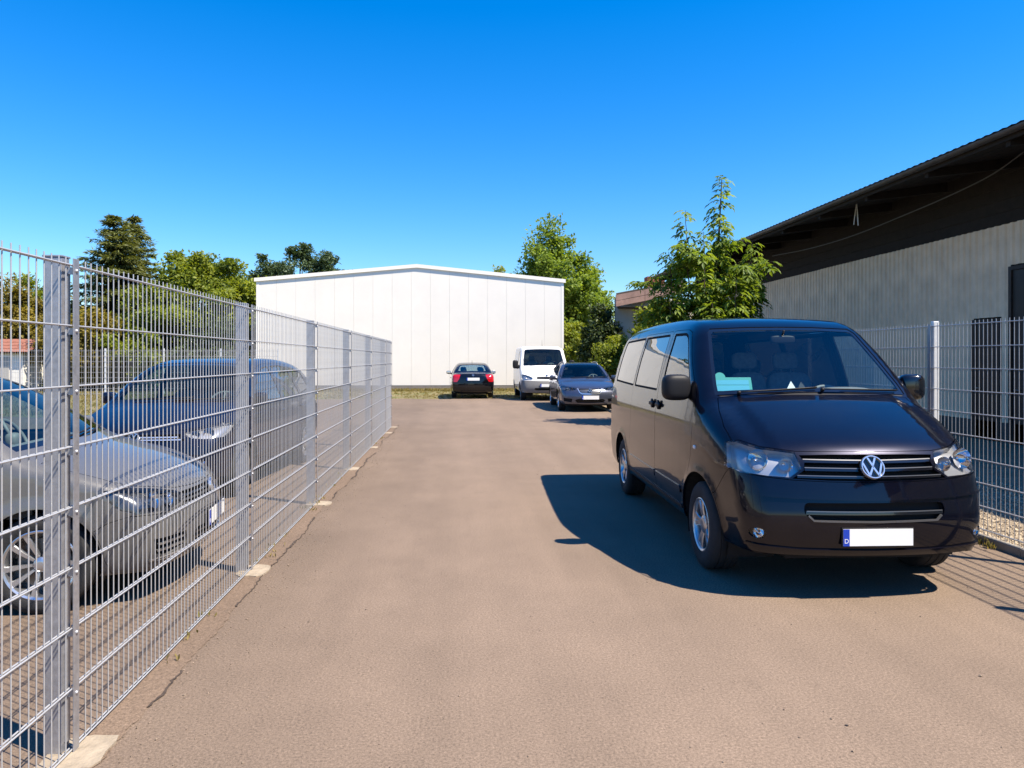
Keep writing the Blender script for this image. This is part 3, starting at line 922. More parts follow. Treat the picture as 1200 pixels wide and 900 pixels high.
# ------------------------------------------------------------------ welded mesh fences
GALV = pbr('galvanised', (.37,.37,.39), .42, metal=.65, noise=.18, nscale=35, bump=.05, bscale=200)
GALVW = pbr('galvanised_wire', (.46,.46,.465), .42, metal=.4, noise=.12, nscale=18)
PADM = pbr('pad_concrete', (.30,.245,.18), .95, noise=.25, nscale=14, bump=.5, bscale=70)
def bar_mesh(name, r, z0, z1, n=6):
    m = MB(); m.tube([(0,0,z0),(0,0,z1)], r, n); o = m.build(name, GALVW, None, 1.2); me = o.data; bpy.data.objects.remove(o); return me
def rail_mesh(name, r, L, gap, n=6):
    m = MB()
    for s in (-1, 1): m.tube([(s*gap,0,0),(s*gap,L,0)], r, n)
    o = m.build(name, GALVW, None, 1.2); me = o.data; bpy.data.objects.remove(o); return me
LH = 2.05
fence = empty('mesh_fence', (-1.60, 3.077, 0))
tag(fence, 'tall galvanised double wire mesh fence along the drive in front of the silver car', 'fence')
SP = 2.525
vb = bar_mesh('bar', .0027, .012, LH)
rl = rail_mesh('rail', .0042, SP - .02, .0075)
posts_k = list(range(-1, 6))
nb = 0
for k in range(-1, 6):
    y0 = k * SP; L = SP if k < 5 else 1.30
    pan = empty('panel', (0, y0, 0), 0, fence)
    # a mesh part rather than a bare empty: the frame of rails
    m = MB()
    for q in range(9):
        z = 2.02 - .25*q
        for s in (-1, 1): m.tube([(s*.0075, .01, z), (s*.0075, L - .01, z)], .0038, 6)
    bpy.data.objects.remove(pan)
    pan = m.build('panel', GALVW, fence, 1.2); pan.location = (0, y0, 0)
    n = int(round(L / .05)) - 1
    rest = MB()
    for j in range(1, n + 1):
        yy = j * L / (n + 1)
        if k <= 4:
            o = link(bpy.data.objects.new('bar', vb), pan); o.location = (rng.normal(0,.0006), yy + rng.normal(0,.0006), 0)
        else: rest.tube([(0, yy, .012), (0, yy, LH)], .0033, 5)
    if rest.v:
        o = rest.build('bars', GALVW, pan, 1.2); o['kind'] = 'stuff'
pm_ = None
for k in list(range(-1, 6)) + [5.515]:
    y0 = k * SP
    if pm_ is None:
        m = MB(); m.bbox(-.100,-.026,-.030,.030,-.05,LH + .002,.004); m.bbox(-.103,-.023,-.033,.033,LH+.002,LH+.010,.002)
        m.box(-.026,-.014,-.012,.012,.05,LH-.02)
        pm_ = m.build('post', GALV, fence); pm_.location = (0, y0, 0); ps = pm_
        m = MB(); m.bbox(.012,.017,-.021,.021,-.04,LH - .002,.0012); cb = m.build('clamp_bar', GALV, ps)
        m = MB(); m.lathe([(.0005,.024),(.006,.023),(.0085,.019),(.009,.017),(.004,.0165),(.004,-.03)], 10, 'x')
        m.box(-.03,.0115,-.010,.010,-.014,.014); bt = m.build('bolt', GALV, ps, .8); bt.location = (0, 0, 1.998); bt = bt.data
        for q in range(1, 9): o = link(bpy.data.objects.new('bolt', bt), ps); o.location = (0, 0, 1.998 - .25*q)
    else:
        ps = link(bpy.data.objects.new('post', pm_.data), fence); ps.location = (0, y0, 0)
        link(bpy.data.objects.new('clamp_bar', cb.data), ps); 
        for q in range(9): o = link(bpy.data.objects.new('bolt', bt), ps); o.location = (0, 0, 1.998 - .25*q)
    # concrete footing, irregular
    n = 16; m = MB(); rx, ry = .115 + rng.uniform(-.02,.02), .12 + rng.uniform(-.02,.03); pts = []
    for i in range(n):
        a = 2*math.pi*i/n; e = .55
        pts.append((.03 + rx*math.copysign(abs(math.cos(a))**e, math.cos(a))*(1+rng.normal(0,.07)), -.02 + ry*math.copysign(abs(math.sin(a))**e, math.sin(a))*(1+rng.normal(0,.07))))
    m.prism(pts, -.02, .0105, 'z'); m.build('footing', PADM, ps)
# right fence, in front of the shed
rf = empty('mesh_fence', (4.64, 6.67, .03)); tag(rf, 'galvanised wire mesh fence on edging stones in front of the long metal shed', 'fence')
RH = 1.95
vb2 = bar_mesh('bar', .003, .03, RH, 5)
rposts = [-4.5, -2.97, -1.46, 0, 2.52, 5.04, 7.56, 10.08]
for k in range(len(rposts) - 1):
    y0, y1 = rposts[k], rposts[k+1]; L = y1 - y0
    m = MB()
    for q in range(10):
        z = RH - .03 - .2035*q
        for s in (-1, 1): m.tube([(s*.0075, .01, z), (s*.0075, L - .01, z)], .0042, 6)
    pan = m.build('panel', GALVW, rf, 1.2); pan.location = (0, y0, 0)
    n = int(round(L/.05)) - 1
    for j in range(1, n+1):
        o = link(bpy.data.objects.new('bar', vb2), pan); o.location = (0, j*L/(n+1), 0)
m0 = None
for y0 in rposts:
    if m0 is None:
        m = MB(); m.bbox(.014,.074,-.022,.022,-.05,RH+.02,.004); m0 = m.build('post', pbr('post_pale', (.70,.70,.70), .45, metal=.2, noise=.08, nscale=20), rf); ps = m0
        m = MB(); m.bbox(.076-.005,.0785,-.024,.024,RH+.02,RH+.026,.001); m.box(-.016,-.011,-.018,.018,0,RH-.01); cb2 = m.build('clamp_bar', GALV, ps)
    else:
        ps = link(bpy.data.objects.new('post', m0.data), rf); link(bpy.data.objects.new('clamp_bar', cb2.data), ps)
    ps.location = (0, y0, 0)
# plain mesh fence far behind the parking bays
bf = empty('mesh_fence', (-8.2, 33.0, 0)); tag(bf, 'distant wire mesh fence in front of the trees and the red roofed hut', 'fence')
for k in range(9):
    m = MB()
    for q in range(9): m.tube([(-k*2.52, 0, .05+.24*q), (-(k+1)*2.52, 0, .05+.24*q)], .006, 4)
    for j in range(1, 25): m.tube([(-k*2.52 - j*.1, 0, .02), (-k*2.52 - j*.1, 0, 2.05)], .0045, 4)
    pan = m.build('panel', GALVW, bf); pan['kind'] = 'stuff'
for k in range(10):
    m = MB(); m.bbox(-k*2.52-.035, -k*2.52+.035, .01, .06, 0, 2.08, .004); m.build('post', MATS['post_pale'], bf)

# ------------------------------------------------------------------ white hall
WHITE = pbr('white_panel', (.86,.795,.70), .42, noise=.035, nscale=.6, bump=.03, bscale=3)
WTRIM = pbr('white_trim', (.90,.84,.75), .4)
GREYP = pbr('plinth_grey', (.22,.19,.16), .9, noise=.2)
Lb = at_depth(301, 420, 36.2); Rb = at_depth(660, 420, 36.8)
dx, dy = Rb[0]-Lb[0], Rb[1]-Lb[1]; HW = math.hypot(dx, dy); hang = math.atan2(dy, dx)
hall = empty('industrial_hall', (Lb[0], Lb[1], 0), hang)
tag(hall, 'plain white metal clad hall with a shallow gable behind the parked cars', 'hall')
EH, AH = 5.68, 6.42; AX = HW * .518
top = lambda x: EH + (AH-EH) * (x/AX if x < AX else (HW-x)/(HW-AX))
npan = 16; pw = HW / npan
m = MB(); m.prism([(0.05,0.35),(HW-.05,0.35),(HW-.05,top(HW-.05)-.1),(AX,AH-.1),(.05,top(.05)-.1)], .06, 26, 'y'); m.build('core', pbr('core_grey', (.45,.43,.41), .8), hall)
for k in range(npan):
    x0, x1 = k*pw + .003, (k+1)*pw - .003
    pts = [(x0,.25),(x1,.25),(x1,top(x1)-.02)]
    if x0 < AX < x1: pts.append((AX, AH-.02))
    pts.append((x0, top(x0)-.02))
    m = MB(); m.prism(pts, -.0, .05, 'y'); m.build('wall_panel', WHITE, hall)
for sx in (0, 1):
    for k in range(13):
        y0, y1 = .06 + k*2 + .008, .06 + (k+1)*2 - .008; x = -.02 if sx == 0 else HW - .03
        m = MB(); m.box(x, x+.05, y0, y1, .25, EH-.02); m.build('wall_panel', WHITE, hall)
m = MB(); m.box(.02, HW-.02, .012, .08, -.1, .248); m.box(.0, .05, .09, 26, -.1,.248); m.box(HW-.05, HW, .09, 26, -.1, .248); m.build('plinth', GREYP, hall)
for (xa_, xb_) in ((-.12, AX), (AX, HW+.12)):
    za, zb_ = (EH - (AH-EH)*.12/AX, AH) if xa_ < 0 else (AH, EH - (AH-EH)*.12/AX)
    m = MB(); m.prism([(xa_, za-.12),(xb_, zb_-.12),(xb_, zb_+.06),(xa_, za+.06)], -.07, -.004, 'y'); m.build('verge_flashing', WTRIM, hall)
    m = MB(); m.prism([(xa_, za-.02),(xb_, zb_-.02),(xb_, zb_+.05),(xa_, za+.05)], -.003, 26.1, 'y'); m.build('roof', pbr('hall_roof', (.45,.45,.45), .5), hall)
for x in (-.03, HW-.10):
    m = MB(); m.box(x, x+.13, -.012, .052 if x > 1 else .058, .25, EH - .1); m.build('corner_trim', WTRIM, hall)

# ------------------------------------------------------------------ long metal shed on the right
TIN = pbr('shed_tin', (.78,.60,.42), .6, metal=.0, noise=.16, nscale=1.6, bump=.06, bscale=8)
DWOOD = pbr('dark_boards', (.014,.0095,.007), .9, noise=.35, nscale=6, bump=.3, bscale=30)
GUTT = pbr('gutter_metal', (.075,.066,.06), .5, metal=.4, noise=.3, nscale=5)
ROOFM = pbr('fibre_cement', (.16,.145,.13), .9, noise=.25, nscale=2)
XW, XE, HEV, HWALL = 10.30, 8.45, 5.16, 4.17
Y0, Y1 = -8.0, 30.2
shed = empty('metal_shed', (XW, 11, 0)); tag(shed, 'long corrugated metal shed with deep dark eaves beside the drive', 'shed')
sheet_me = None
ns_ = int((Y1 - Y0) / 1.0)
def corr(L, z0, z1, pitch=.167, d=.03):
    m = MB(); vs = []; fs = []; y = 0; pts = []
    n = max(1, int(round(L/pitch)))
    for i in range(n):
        b_ = i*pitch
        pts += [(0, b_), (0, b_+pitch*.42), (-d, b_+pitch*.55), (-d, b_+pitch*.87)]
    pts.append((0, n*pitch))
    for (x, y) in pts: vs += [(x, y, z0), (x, y, z1)]
    for i in range(len(pts)-1): fs.append((2*i, 2*i+1, 2*i+3, 2*i+2))
    m.add(vs, fs); return m
door_spans = [(at_x(1174, 420, XW)[1], at_x(1141, 420, XW)[1], at_x(1157, 374, XW)[2]), (9.2, 12.55, 3.35)]
def tile(ya, yb, z0, z1, dxx=0.0):
    """lay sheets one metre wide from ya to yb; the last one is cut"""
    global sheet_me
    y = ya
    while y < yb - .05:
        L = min(1.002, yb - y)
        if L > 1.0 and z0 == .42 and sheet_me is not None: o = link(bpy.data.objects.new('tin_sheet', sheet_me), shed)
        else:
            n = max(1, round(L/.167)); o = corr(L, z0, z1, L/n).build('tin_sheet', TIN, shed)
            if L > 1.0 and z0 == .42: sheet_me = o.data
        o.location = (rng.normal(0,.003) + dxx, y - 11, rng.normal(0,.004)); y += L
brk = sorted(door_spans)
yc = Y0
for d in brk:
    tile(yc, d[0], .42, HWALL); tile(d[0], d[1], d[2] + .03, HWALL); yc = d[1]
tile(yc, Y1, .42, HWALL)
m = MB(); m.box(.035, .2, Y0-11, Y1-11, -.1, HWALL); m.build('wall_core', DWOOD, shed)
m = MB(); m.box(-.02, .034, Y0-11, Y1-11, -.1, .42); m.build('plinth', pbr('plinth_dark', (.09,.08,.07), .9, noise=.3), shed)
# upper boarding
slope = .16
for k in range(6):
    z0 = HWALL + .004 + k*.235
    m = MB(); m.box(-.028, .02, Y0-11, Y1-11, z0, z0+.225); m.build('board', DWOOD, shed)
# soffit boards, gutter and roof
def zr(x): return HEV + (x - (XE - XW)) * slope
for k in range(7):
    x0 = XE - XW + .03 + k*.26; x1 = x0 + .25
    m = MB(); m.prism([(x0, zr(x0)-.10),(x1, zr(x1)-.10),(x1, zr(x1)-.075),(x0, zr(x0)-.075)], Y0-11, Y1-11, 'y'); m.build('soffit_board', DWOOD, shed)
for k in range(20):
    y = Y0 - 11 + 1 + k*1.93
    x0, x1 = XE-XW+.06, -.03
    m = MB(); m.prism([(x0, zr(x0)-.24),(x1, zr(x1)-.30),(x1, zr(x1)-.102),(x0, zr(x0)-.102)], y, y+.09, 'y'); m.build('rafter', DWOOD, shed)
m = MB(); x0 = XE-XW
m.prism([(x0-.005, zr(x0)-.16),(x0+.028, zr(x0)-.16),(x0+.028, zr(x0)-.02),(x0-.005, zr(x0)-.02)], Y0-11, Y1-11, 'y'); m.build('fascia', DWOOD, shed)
m = MB(); n = 9; prof = [(x0-.075 + .07*math.cos(math.pi + math.pi*i/n), zr(x0)-.03 + .075*math.sin(math.pi + math.pi*i/n)) for i in range(n+1)]
vs = []; fs = []
for yy in np.linspace(Y0-11, Y1-11, 20): vs += [(a, yy, b_) for a, b_ in prof]
for i in range(19):
    for j in range(n): fs.append((i*(n+1)+j, i*(n+1)+j+1, (i+1)*(n+1)+j+1, (i+1)*(n+1)+j))
m.add(vs, fs); g = m.build('gutter', GUTT, shed, .8)
# corrugated fibre cement roof
vs = []; fs = []; yy = np.arange(Y0-11.2, Y1-10.8, .045)
for i, y in enumerate(yy):
    dz = .008*math.sin(2*math.pi*y/.177)
    for x in (x0-.10, x0+2, 6.0): vs.append((x, y, zr(x) + .03 + dz))
for i in range(len(yy)-1):
    for j in range(2): fs.append((i*3+j, i*3+j+1, (i+1)*3+j+1, (i+1)*3+j))
m = MB(); m.add(vs, fs); m.build('roof', ROOFM, shed)
vs = []; fs = []
for i, y in enumerate(yy):
    dz = .008*math.sin(2*math.pi*y/.177)
    for x in (6.0, 12.0): vs.append((x, y, zr(6.0) + .03 + dz - (x-6)*slope))
for i in range(len(yy)-1): fs.append((i*2, i*2+1, (i+1)*2+1, (i+1)*2))
m = MB(); m.add(vs, fs); m.build('roof', ROOFM, shed)
for yv in (Y0, Y1):
    m = MB(); m.prism([(.2,-.1),(11.5,-.1),(11.5,zr(6)-5.5*slope),(6,zr(6)-.1),(.2,zr(.2)-.1)], yv-11-.05, yv-11+.05, 'y'); m.build('gable_wall', TIN, shed)
for d in door_spans:
    m = MB(); a, b_, h = d[0]-11, d[1]-11, d[2]
    for (q0, q1) in ((a, a+.07), (b_-.07, b_)): m.box(-.05, .03, q0, q1, -.05, h)
    m.box(-.05, .03, a+.07, b_-.07, h-.07, h); fr_ = m.build('door_frame', pbr('door_brown', (.028,.018,.014), .6, noise=.3), shed)
    m = MB(); m.bbox(-.02, .02, a+.075, b_-.075, -.03, h-.075, .004); dr = m.build('door', pbr('door_dark', (.018,.013,.012), .5, noise=.3, nscale=4), shed)
    m = MB(); m.tube([(-.03, b_-.16, 1.05), (-.07, b_-.16, 1.05), (-.07, b_-.28, 1.05)], .009, 8); m.build('door_handle', MATS['satin_chrome'], dr, 1.0)
# sagging cable under the eaves
pts = [at_x(px, py, 9.6) for px, py in ((905,300),(950,291),(1000,276),(1060,252),(1120,226),(1165,203),(1200,178))]
P = catmull(pts, 8); m = MB(); m.tube(P - np.array([9.6, 10, 4]), .012, 6); o = m.build('overhead_cable', pbr('cable_grey', (.10,.10,.10), .6), None, 1.0); o.location = (9.6, 10, 4); tag(o, 'thin grey cable sagging under the dark eaves of the shed', 'cable')
c0 = at_x(1004, 252, 9.0); 
m = MB(); m.tube([(0,0,.25),(0,-.06,-.25)], .012, 6); m.tube([(0,.02,.25),(0,.12,-.2)], .010, 6);  o = m.build('hanging_wires', pbr('wire_white', (.7,.7,.68), .6), None, 1.0); o.location = c0; tag(o, 'two short white wires hanging from the dark eaves of the shed', 'wire')

# ------------------------------------------------------------------ low house with brown fascia behind the shed
hs = empty('low_house', (8.0, 34.0, 0)); tag(hs, 'low pale house with a brown boarded roof edge and brick chimney behind the shed', 'house')
BROWN = pbr('fascia_brown', (.20,.125,.105), .75, noise=.25, nscale=2, bump=.2, bscale=20)
PLAS = pbr('render_cream', (.62,.57,.48), .9, noise=.1, nscale=1.5)
A = at_depth(722, 345, 32.0); B = at_depth(800, 330, 33.5)
hs.location = (A[0], A[1], 0)
d2 = B - A; 
def hloc(p): return (p[0]-A[0], p[1]-A[1], p[2])
m = MB()
for (t0, t1, z0, z1) in ((0,.42,-.02,-.28),(0,.42,-.30,-.55),(.425,1,-.02,-.28),(.425,1,-.30,-.55)):
    a0, a1 = A + d2*t0, A + d2*t1
    mm = MB(); n_ = np.array([-d2[1], d2[0], 0]); n_ /= np.linalg.norm(n_)
    q = [a0 + [0,0,z0], a1 + [0,0,z0], a1 + [0,0,z1], a0 + [0,0,z1]]
    mm.add([hloc(p) for p in q] + [hloc(p + n_*.04) for p in q], [(0,1,2,3),(7,6,5,4),(0,4,5,1),(1,5,6,2),(2,6,7,3),(3,7,4,0)]); mm.build('fascia_board', BROWN, hs)
mm = MB(); q = [A + [0,0,0.0], B, B + [2.4,6,.1], A + [1.8,6,.1]]
mm.add([hloc(p) for p in q] + [hloc(p + np.array([0,0,.06])) for p in q], [(3,2,1,0),(4,5,6,7),(0,1,5,4),(1,2,6,5),(2,3,7,6),(3,0,4,7)]); mm.build('roof', pbr('felt_dark', (.06,.055,.05), .9), hs)
mm = MB(); mm.prism([(.15,1.0),(9,1.0),(10.5,6),(2.0,6)], -.1, A[2]-.1, 'z'); mm.build('wall', PLAS, hs)
mm = MB(); mm.box(1.2, 2.2, .96, .998, .9, 2.2); w_ = mm.build('window', MATS['door_dark'], hs); 
mm = MB(); mm.prism([(.05,.06),(3.2,.06),(5,5.5),(1.6,5.5)], A[2]-.57, A[2]-.54, 'z'); mm.build('soffit', DWOOD, hs)
cp = at_depth(769, 327, 33.6); BRICK = pbr('chimney_brick', (.28,.085,.05), .9, noise=.3, nscale=10)
mm = MB()
for k in range(8): mm.box(cp[0]-A[0]-.42, cp[0]-A[0]+.42, cp[1]-A[1], cp[1]-A[1]+.6, cp[2]-.75+k*.11, cp[2]-.75+k*.11+.10)
ch = mm.build('chimney', BRICK, hs)
mm = MB(); mm.box(cp[0]-A[0]-.40, cp[0]-A[0]+.40, cp[1]-A[1]+.015, cp[1]-A[1]+.585, cp[2]-.85, cp[2]+.10); mm.build('mortar_core', pbr('mortar', (.35,.32,.28), .9), ch)
# ------------------------------------------------------------------ hut with a red tiled roof, far left
A = at_depth(-60, 420, 34.6); B = at_depth(29, 420, 35.0)
hut = empty('garden_hut', (B[0], B[1], 0)); tag(hut, 'small white hut with a red tiled roof behind the distant mesh fence', 'hut')
zt = at_depth(0, 413, 35)[2]; zr_ = at_depth(0, 397, 35)[2]
Wd = B[0]-A[0]
mm = MB(); mm.box(-Wd, -.25, .3, 3.6, -.1, zt); mm.build('wall', pbr('hut_white', (.75,.72,.66), .8, noise=.08), hut)
TILE = pbr('red_tile', (.25,.10,.065), .85, noise=.3, nscale=12)
tm_ = None
for r in range(4):
    for k in range(int(Wd/.3)+1):
        if tm_ is None:
            mm = MB(); mm.bbox(-.14,.14,-.02,.52,-.02,.02,.008); o = mm.build('roof_tile', TILE, hut); tm_ = o.data
        else: o = link(bpy.data.objects.new('roof_tile', tm_), hut)
        o.location = (-k*.3, r*.45, zt + .03 + r*(zr_-zt)/4); o.rotation_euler = (math.atan2((zr_-zt)/4, .45) - .05, 0, 0)
mm = MB(); mm.prism([(0.02,zt-.04),(1.9,zr_-.08),(3.8,zt-.04)], -Wd, -.05, 'x'); mm.build('roof_deck', DWOOD, hut)
mm = MB(); mm.bbox(-1.6,-.9,.26,.30,.6,2.0-.3,.01); mm.build('shutter', pbr('hut_grey', (.4,.38,.35), .7), hut)
# ------------------------------------------------------------------ the black van
VAN_L = 4.89
VAN_PROF = [(.20,.25),(.09,.27),(.035,.34),(.005,.46),(0,.58),(.02,.68),(.045,.78),(.075,.88),(.115,.96),(.18,1.035),(.30,1.11),(.5,1.205),(.72,1.295),(.86,1.345),(.96,1.42),(1.2,1.625),(1.43,1.82),(1.54,1.905),(1.70,1.975),(2.05,2.02),(2.8,2.04),(3.8,2.03),(4.45,1.995),(4.66,1.94),(4.745,1.82),(4.81,1.45),(4.86,1.1),(4.89,.8),(4.89,.5),(4.85,.34),(4.72,.25),(3,.24),(1.5,.24)]
VAN_W = [(.1,.88),(.25,.90),(.4,.93),(.6,.948),(.9,.95),(1.1,.945),(1.22,.93),(1.35,.908),(1.5,.873),(1.65,.832),(1.8,.782),(1.95,.735),(2.1,.68)]
VAN_AX = (.88, 3.90)
VAN_DIR = R(90 - 1.85)   # rearward direction
def van_body():
    return Body(VAN_L, VAN_PROF, VAN_W, taper=[(-.4,.16),(0,.125),(.3,.082),(.7,.028),(1.2,0),(3.6,0),(4.4,.015),(5.2,.05)],
                bow=(.165, .05), bowp=2.5, shoulder=(.56,.66,.022,.18,1.05), crown=.045, fil=[(.2,.10),(.6,.14),(1.0,.13),(1.3,.10),(1.7,.11),(2.0,.13)],
                flare=[(.88,.34,.40,.012,.04),(3.90,.34,.40,.012,.04)])
def van_pose():
    rear = np.array([math.cos(VAN_DIR), math.sin(VAN_DIR)])
    c = np.array([2.81, 5.41]) + rear * (VAN_L / 2 - VAN_AX[0])
    return (c[0], c[1], 0)
def arc(cx, cz, r, a0, a1, n=8):
    return [(cx + r*math.cos(R(a0 + (a1-a0)*k/n)), cz + r*math.sin(R(a0 + (a1-a0)*k/n))) for k in range(n+1)]
pbr('lamp_bright', (.44,.44,.45), .32, metal=.6)
def make_van():
    pm = paint('van_paint', (.004,.004,.010), rough=.30, metal=.5, dust=.006, coat=.8)
    b = van_body()
    c = Car(b, 'parked_van', van_pose(), VAN_DIR, pm, res=.045, zc=.75, nose=(1.05,.70), tail=(1.0,1.05), xa=.85, xb=.6)
    tag(c.e, 'glossy black passenger van with round chrome badge and teal card behind its windscreen', 'van')
    FR = ('front', 2.4); N = c.N; TP = ('top', 1.0)
    fw = lambda pr, pts, step=.035, closed=False: b.fwd(pr, densify(pts, step, closed))
    # headlights, traced on the right one
    hl2 = [(.872,.432,1.041,'s'),(.82,.39,1.052,'s')]
    hp = np.concatenate([fw(('side',1), [(.445,1.025),(.40,1.048)]), fw(FR, [(.79,1.045),(.69,1.012),(.56,.998),(.48,.988),(.452,.935),(.462,.884),(.545,.830),(.70,.838),(.84,.856)]), fw(('side',1), [(.345,.876),(.41,.93),(.445,.985)])])
    hp = c.pix([(849,517.5),(860,515.8),(888,523.5),(931,530),(940,549),(926,559.5),(900,557.5),(866,552.5),(848.5,546.5)], 5)[0]
    for sg in (1, -1):
        P = hp if sg > 0 else mirror(hp)[::-1]
        bo = [(b.fwd(FR, [(sg*.735,.942)])[0], .072), (b.fwd(FR, [(sg*.560,.912)])[0], .050)]
        headlamp(c, N, P, bo, depth=.06, housing='lamp_bright')
    # bonnet
    q = [(.80,1.05),(.69,1.017),(.56,1.003),(.48,.994),(.25,.994),(0,.994)]
    hr = np.concatenate([fw(FR, q[::-1]), fw(TP, [(.42,.835),(.58,.84),(.78,.81),(.94,.765)]), fw(TP, [(.94,.74),(.90,.5),(.866,.25),(.855,0)])[:-1]])
    hood = np.concatenate([hr, mirror(hr)[::-1]])
    _, ix = np.unique(np.round(hood, 4), axis=0, return_index=True); hood = hood[np.sort(ix)]
    ho = c.panel('bonnet', ('nose', 1.05, .70), hood, pm, gap=.004)
    # windscreen and the black cowl below it
    wsr = [(0,1.375),(.3,1.370),(.6,1.357),(.775,1.345),(.765,1.43),(.715,1.64),(.655,1.86),(.62,1.898),(.3,1.912),(0,1.915)]
    ws = fw(FR, wsr + [(-y, z) for (y, z) in wsr[-2:0:-1]], .04, True)
    c.window('windscreen', FR, ws, MATS['van_windscreen'], .028, sealmat=MATS['gloss_black'])
    cw = np.concatenate([fw(TP, [(.945,.735),(.906,.5),(.872,.25),(.861,0),(.872,-.25),(.906,-.5),(.945,-.735)]), fw(FR, [(-.765,1.342),(-.6,1.352),(-.3,1.364),(0,1.369),(.3,1.364),(.6,1.352),(.765,1.342)])])
    c.panel('cowl', N, cw, MATS['black_plastic'], off=-.006, gap=.002)
    # grille
    gr = [(0,.978),(.25,.978),(.465,.972),(.44,.93),(.455,.875),(.535,.822),(.3,.812),(0,.808)]
    gl = fw(FR, gr + [(-y, z) for (y, z) in gr[-2:0:-1]], .04, True)
    c.cuts.append(gl)
    g = c.emit('grille', b.patch(N, gl, (), .05, -.055, -.05, -.006), MATS['liner_black'])
    for z in (.940,.887,.836):
        yy = .445 if z > .85 else .50
        sl = cyl_bar(c, FR, [(-yy,z),(0,z-.006),(yy,z)], .022 if z > .85 else .014, -.006, .04, MATS['gloss_black'], 'slat', g)
        cyl_bar(c, FR, [(-yy,z+.008),(0,z+.002),(yy,z+.008)], .006, -.002, .006, MATS['dark_satin'], 'slat', g)
    P0 = b.fwd(FR, [(0,.898)])[0]
    emblem(c, P0 - np.array([.012,0,0]), .082, b.normal(np.array([P0]))[0])
    # bumper with lower intake, fog lights and lip
    up = [(0,.802),(.3,.806),(.535,.815),(.70,.830),(.84,.848)]
    br = np.concatenate([fw(FR, up), fw(('side',1), [(.35,.868),(.43,.80),(.58,.64)]), fw(('side',1), arc(.88,.34,.412,133,176)), fw(('side',1), [(.47,.335),(.40,.325)]), fw(FR, [(.86,.318),(.6,.306),(.3,.304),(0,.304)])[:-1]])
    bl = np.concatenate([br, mirror(br)[::-1]]); _, ix = np.unique(np.round(bl, 4), axis=0, return_index=True); bl = bl[np.sort(ix)]
    itk = rounded([(.475,.668),(.485,.60),(.42,.545),(-.42,.545),(-.485,.60),(-.475,.668)], .03)
    il = fw(FR, itk, .04, True)
    fogs = []
    for sg in (1, -1):
        fogs.append(fw(FR, [(sg*.765 + .048*math.cos(a), .452 + .036*math.sin(a)) for a in np.linspace(0, 2*math.pi, 16, endpoint=False)], .05, True))
    bp = c.panel('front_bumper', N, bl, pm, holes=[il] + fogs, gap=.0035)
    c.emit('lower_intake', b.patch(N, il, (), .05, -.05, -.046, -.006), MATS['liner_black'], bp)
    cyl_bar(c, FR, [(-.47,.603),(0,.600),(.47,.603)], .022, -.004, .04, MATS['gloss_black'], 'intake_bar', bp)
    cyl_bar(c, FR, [(-.465,.614),(0,.611),(.465,.614)], .007, .0, .03, MATS['dark_satin'], 'intake_bar', bp)
    cyl_bar(c, FR, [(-.455,.585),(-.42,.552),(0,.545),(.42,.552),(.455,.585)], .012, .005, .012, MATS['dark_satin'], 'intake_bar', bp)
    cyl_bar(c, FR, [(-.84,.716),(-.55,.702),(0,.690),(.55,.702),(.84,.716)], .018, .013, .02, pm, 'bumper_ridge', bp)
    cyl_bar(c, FR, [(-.82,.372),(-.5,.352),(0,.345),(.5,.352),(.82,.372)], .018, .012, .02, pm, 'bumper_ridge', bp)
    for fl, sg in zip(fogs, (1, -1)):
        c.emit('fog_light', b.patch(N, fl, (), .03, -.008, 0), MATS['lens_glass'], bp)
        pc = fl.mean(0); nn = b.normal(np.array([pc]))[0]
        lamp_bowl(c, pc - nn*.015, .036, (-1, nn[1]*.3, 0), bp, depth=.03)
    plate(c, -.004, .445, w=.475)
    sp = b.fwd(FR, [(.30,.50),(-.33,.50)])
    # doors and side windows
    for sg in (1, -1):
        S = ('side', sg)
        dw = fw(S, rounded([(1.165,1.335),(1.36,1.54),(1.60,1.765),(1.70,1.845),(1.78,1.868),(2.145,1.872),(2.10,1.325)], [.03,.02,.02,.03,.03,.03,.03]), .04, True)
        door = [(1.055,1.335),(1.30,1.55),(1.545,1.775),(1.65,1.868),(1.76,1.898),(2.205,1.902),(2.20,.365),(1.285,.365)] + arc(.88,.34,.413,8,48,5) + [(1.06,.86),(1.03,1.10)]
        d = c.panel('front_door', S, fw(S, rounded(door, [.02,0,0,.03,.03,.05,.04,.03]+[0]*6+[.02,.02]), .04, True), pm, holes=[dw], gap=.004)
        c.window('door_window', S, dw, MATS['side_glass'], .024, cut=False, parent=d)
        sw = fw(S, rounded([(2.265,1.32),(2.315,1.872),(3.30,1.868),(3.30,1.325)], .03), .04, True)
        sd = [(2.212,.365),(2.215,1.90),(3.365,1.896),(3.365,.90),(3.40,.74),(3.44,.60)] + arc(3.90,.34,.413,150,176,4) + [(3.48,.365)]
        d2 = c.panel('sliding_door', S, fw(S, rounded(sd, [.04,.05,.05,.05,.03,.02]+[0]*5+[.02]), .04, True), pm, holes=[sw], gap=.004)
        c.window('sliding_door_window', S, sw, MATS['privacy_glass'], .022, cut=False, parent=d2, off=-.001)
        rw = fw(S, rounded([(3.375,1.325),(3.375,1.867),(4.40,1.85),(4.46,1.80),(4.50,1.345)], [.03,.03,.04,.03,.03]), .04, True)
        c.window('rear_side_window', S, rw, MATS['privacy_glass'], .022, off=-.001)
        # rail of the sliding door, rub strip, handles
        cyl_bar(c, S, [(3.37,1.20),(4.45,1.21)], .022, -.006, .01, MATS['liner_black'], 'door_rail')
        cyl_bar(c, S, [(1.345,.525),(2.19,.525)], .055, .010, .012, pm, 'rub_strip', d)
        cyl_bar(c, S, [(2.225,.525),(3.43,.525)], .055, .010, .012, pm, 'rub_strip', d2)
